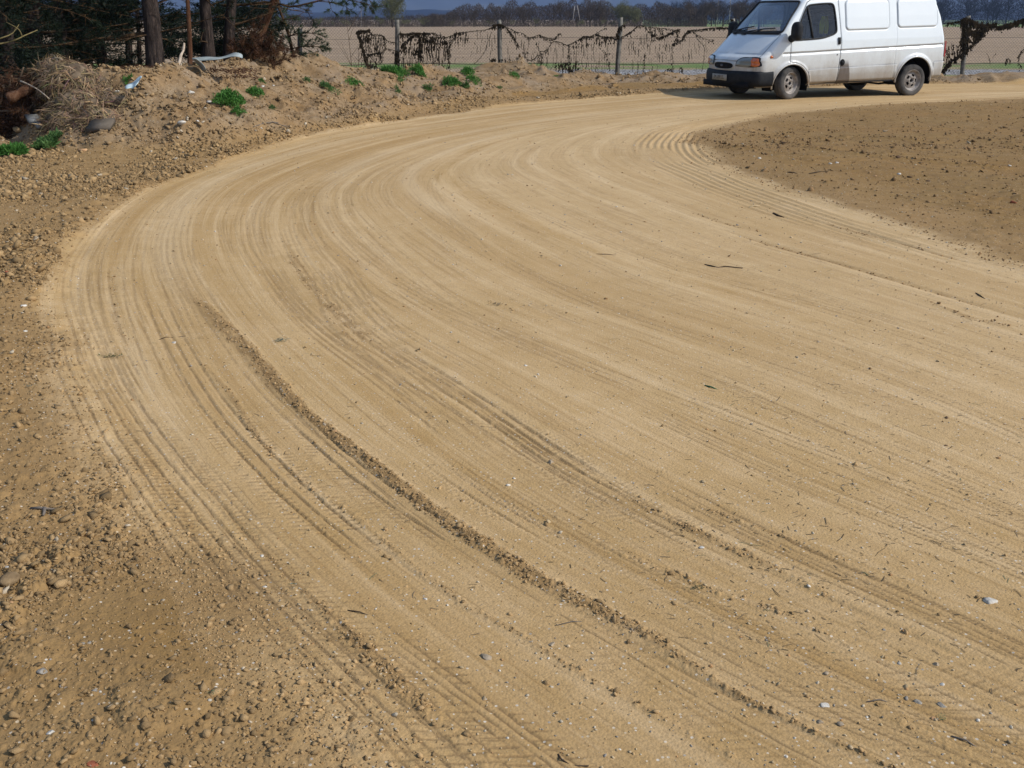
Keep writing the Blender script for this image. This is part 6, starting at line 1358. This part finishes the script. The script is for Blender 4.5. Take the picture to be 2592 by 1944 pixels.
def plant(kind, xpx, D, hscale, label, group, wide=1.0):
    c = [p for p in PROT if p[0] == kind]; p = rnd.choice(c); X = (xpx - CX) / F * D * 1.0; root = empty('far_tree' if 'bush' not in kind else 'far_bush', (X, D, gfar(X, D)), rnd.uniform(0, 6.28)); root.scale = (hscale * wide, hscale * wide, hscale)
    tag(root, label, 'tree' if 'bush' not in kind else 'bush', group); link('trunk', p[2], root); link('crown', p[3], root)
for k in range(70):
    x = rnd.uniform(1085, 1900); D = rnd.uniform(300, 345)
    hp = np.interp(x, [1085, 1130, 1200, 1300, 1400, 1480, 1640, 1700, 1900], [24, 30, 42, 48, 60, 56, 46, 58, 60]); plant('bare', x, D, (hp * D / F) / 8.0 * rnd.uniform(.8, 1.15), 'bare brown tree in the dense row at the far end of the field', 'bare trees along the far field edge')
for k in range(26):
    x = rnd.uniform(690, 1120); D = rnd.uniform(285, 300); plant('bbush' if rnd.random() < .5 else 'bush', x, D, rnd.uniform(.6, 1.15), 'low leafless bush at the far left edge of the field', 'low bushes along the far field edge')
for k in range(34):
    x = rnd.uniform(1090, 1640); D = rnd.uniform(284, 296); plant('bbush' if rnd.random() < .65 else 'bush', x, D, rnd.uniform(.6, 1.2), 'low bush in front of the bare trees at the field edge', 'low bushes before the tree row')
for k in range(64):
    x = rnd.uniform(1640, 2750); D = rnd.uniform(520, 600); hp = np.interp(x, [1640, 1860, 2000, 2300, 2750], [52, 56, 60, 66, 70]); plant('dark', x, D, (hp * D / F) / 11.0 * rnd.uniform(.85, 1.15), 'dark tree in the wood behind the green meadow', 'dark trees behind the meadow')
for k in range(26):
    x = rnd.uniform(-100, 700); D = rnd.uniform(290, 330); plant('bare', x, D, rnd.uniform(.5, .8), 'bare tree seen between the pine trunks across the field', 'bare trees behind the pines')
plant('green', 1010, 270, 1.12, 'rounded yellow green willow alone at the left of the far tree row', None, 1.1)
plant('green', 1560, 290, .78, 'olive green crowned tree standing out of the bare row above the fence', None, 1.1)
plant('green', 1590, 288, .62, 'smaller yellowish tree right beside the olive green one', None, 1.1)
# thickets that close the rows
def thicket(name, label, x0, x1, D0, D1, hs, mat, n, seed):
    r = np.random.default_rng(seed); px = r.uniform(x0, x1, n); D = r.uniform(D0, D1, n); hp = np.interp(px, hs[0], hs[1]) * (.8 + .4 * vn(px / 14, 0 * px, seed)); z = np.array([gfar(0, d) for d in D]) + hp * D / F * r.random(n) ** 1.15
    C = np.stack([(px - CX) / F * D, D, z], 1); d = r.normal(size=(n, 3)) * [.5, .5, 1]; d /= np.linalg.norm(d, axis=1)[:, None]; s = np.cross(d, r.normal(size=(n, 3))); s /= np.linalg.norm(s, axis=1)[:, None]; l = r.uniform(.25, .9, (n, 1)) * D.mean() / 300; w = r.uniform(.02, .07, (n, 1)) * D.mean() / 300
    V = np.stack([C - s * w, C + s * w, C + d * l], 1).reshape(-1, 3); me = mesh_np(name, V, [np.arange(len(V)).reshape(-1, 3)], mat); tag(link(name, me), label, kind='stuff')
thicket('thicket', 'leafless thicket filling the far tree row', 1080, 1760, 305, 350, ([1080, 1130, 1200, 1400, 1640, 1760], [18, 30, 46, 58, 46, 26]), M_FARB, 52000, 5)
thicket('hedge', 'low hedge at the far left field edge', 640, 1130, 296, 310, ([640, 900, 1130], [26, 20, 26]), M_FARB, 20000, 6)
thicket('wood', 'dark wood behind the meadow', 1640, 2800, 560, 640, ([1640, 1860, 2000, 2300, 2800], [46, 50, 56, 64, 70]), M_FARD, 60000, 7)
thicket('far_thicket', 'bare thicket across the field behind the pines', -150, 700, 300, 330, ([-150, 700], [26, 22]), M_FARB, 16000, 8)
# poles
M_POLE = simple_mat('grey_pole', (.30, .28, .26), .8, .2, .2, 2)
def polem(name, label, segs, D, r, cat):
    m = MB(); o = np.array([(segs[0][0][0] - CX) / F * D, D, gfar(0, D)])
    for q in segs: m.tube([np.array([(x - CX) / F * D, D, CAMH + (HY - y) / F * D * 1.0]) - o for x, y in q], r, 6)
    tag(m.build(name, M_POLE, None, False, loc=tuple(o)), label, cat)
polem('pole_frame', 'pale A shaped pole frame standing before the bare tree row', [[(1441, 52), (1445, 18)], [(1458, 50), (1451, 17)]], 282, .09, 'pole')
polem('utility_pole', 'tall thin utility pole at the meadow left of the second one', [[(1786, 60), (1785, -4)]], 500, .16, 'pole')
polem('utility_pole', 'tall thin utility pole nearest the windshield of the van', [[(1815, 60), (1814, 2)]], 500, .18, 'pole')
polem('utility_pole', 'faint thin pole rising left of the round willow', [[(936, 66), (937, 24)]], 290, .05, 'pole')
# distant hut
# hills
def hills(name, R, base, prof, mat, depth, seed):
    ang = np.radians(np.arange(-60, 60.01, .25)); na = len(ang); rows = np.linspace(0, 1, 26); V = []
    for t in rows:
        rr = R + depth * t; top = np.array([prof(math.degrees(a)) for a in ang]); n_ = np.array([fbm(np.array([math.degrees(a) * .6 + seed]), np.array([t * 3.0]), 1.0, seed, 4)[0] for a in ang])
        z = base + (top - base) * (t ** .9) * (1 + .12 * n_); V.append(np.stack([rr * np.sin(ang), rr * np.cos(ang), z], 1))
    for t in (1.15, 1.6): V.append(np.stack([(R + depth * t) * np.sin(ang), (R + depth * t) * np.cos(ang), V[25][:, 2] * (1.3 - t * .4)], 1))
    V = np.vstack(V); nr = 28; i = np.arange(nr * na).reshape(nr, na); q = np.stack([i[:-1, :-1], i[:-1, 1:], i[1:, 1:], i[1:, :-1]], -1).reshape(-1, 4); me = mesh_np(name, V, [q], mat, True); tag(link(name, me), kind='structure')
def hill_mat(name, a, b_, c, sc):
    m, t, b = new_mat(name, 1.0, 0.0); N = NT(t); g = N.n('ShaderNodeNewGeometry').outputs['Position']; n1 = N.noise(g, sc, 5, .6); n2 = N.noise(N.mapping(g, (1, .5, 4)), sc * 3, 3, .5)
    N.L(N.mix(N.ramp(n2, [(.60, 0.0), (.66, .5)]), N.mix(N.ramp(n1, [(.4, 0.0), (.6, 1.0)]), a, b_), c), b.inputs['Base Color']); return m
hills('wooded_hill', 1700, -6, lambda a: 15 + 4 * math.sin(a * .21 + 1) + 2.0 * math.sin(a * .9), hill_mat('haze_tinted_wooded_slope', (.008, .014, .030), (.014, .020, .038), (.03, .035, .04), .004), 500, 3)  # blue of the distant haze is painted into both slope colours
hills('far_hills', 2900, -6, lambda a: 330 + 60 * math.sin(a * .12), hill_mat('haze_tinted_far_slope', (.026, .042, .070), (.046, .062, .088), (.085, .090, .090), .0022), 2200, 4)
# air
m = MB(); m.box(-5700, 5700, -5700, 5700, -12, 480); hz = m.build('haze', None); hm = bpy.data.materials.new('air'); hm.use_nodes = True; t = hm.node_tree; t.nodes.remove(t.nodes['Principled BSDF'])
pv = t.nodes.new('ShaderNodeVolumePrincipled'); pv.inputs['Color'].default_value = (.46, .63, 1.0, 1); pv.inputs['Density'].default_value = .00015; pv.inputs['Anisotropy'].default_value = .2
t.links.new(pv.outputs[0], t.nodes['Material Output'].inputs['Volume']); hz.data.materials.append(hm); tag(hz, 'thin blue air between the camera and the hills', kind='stuff')
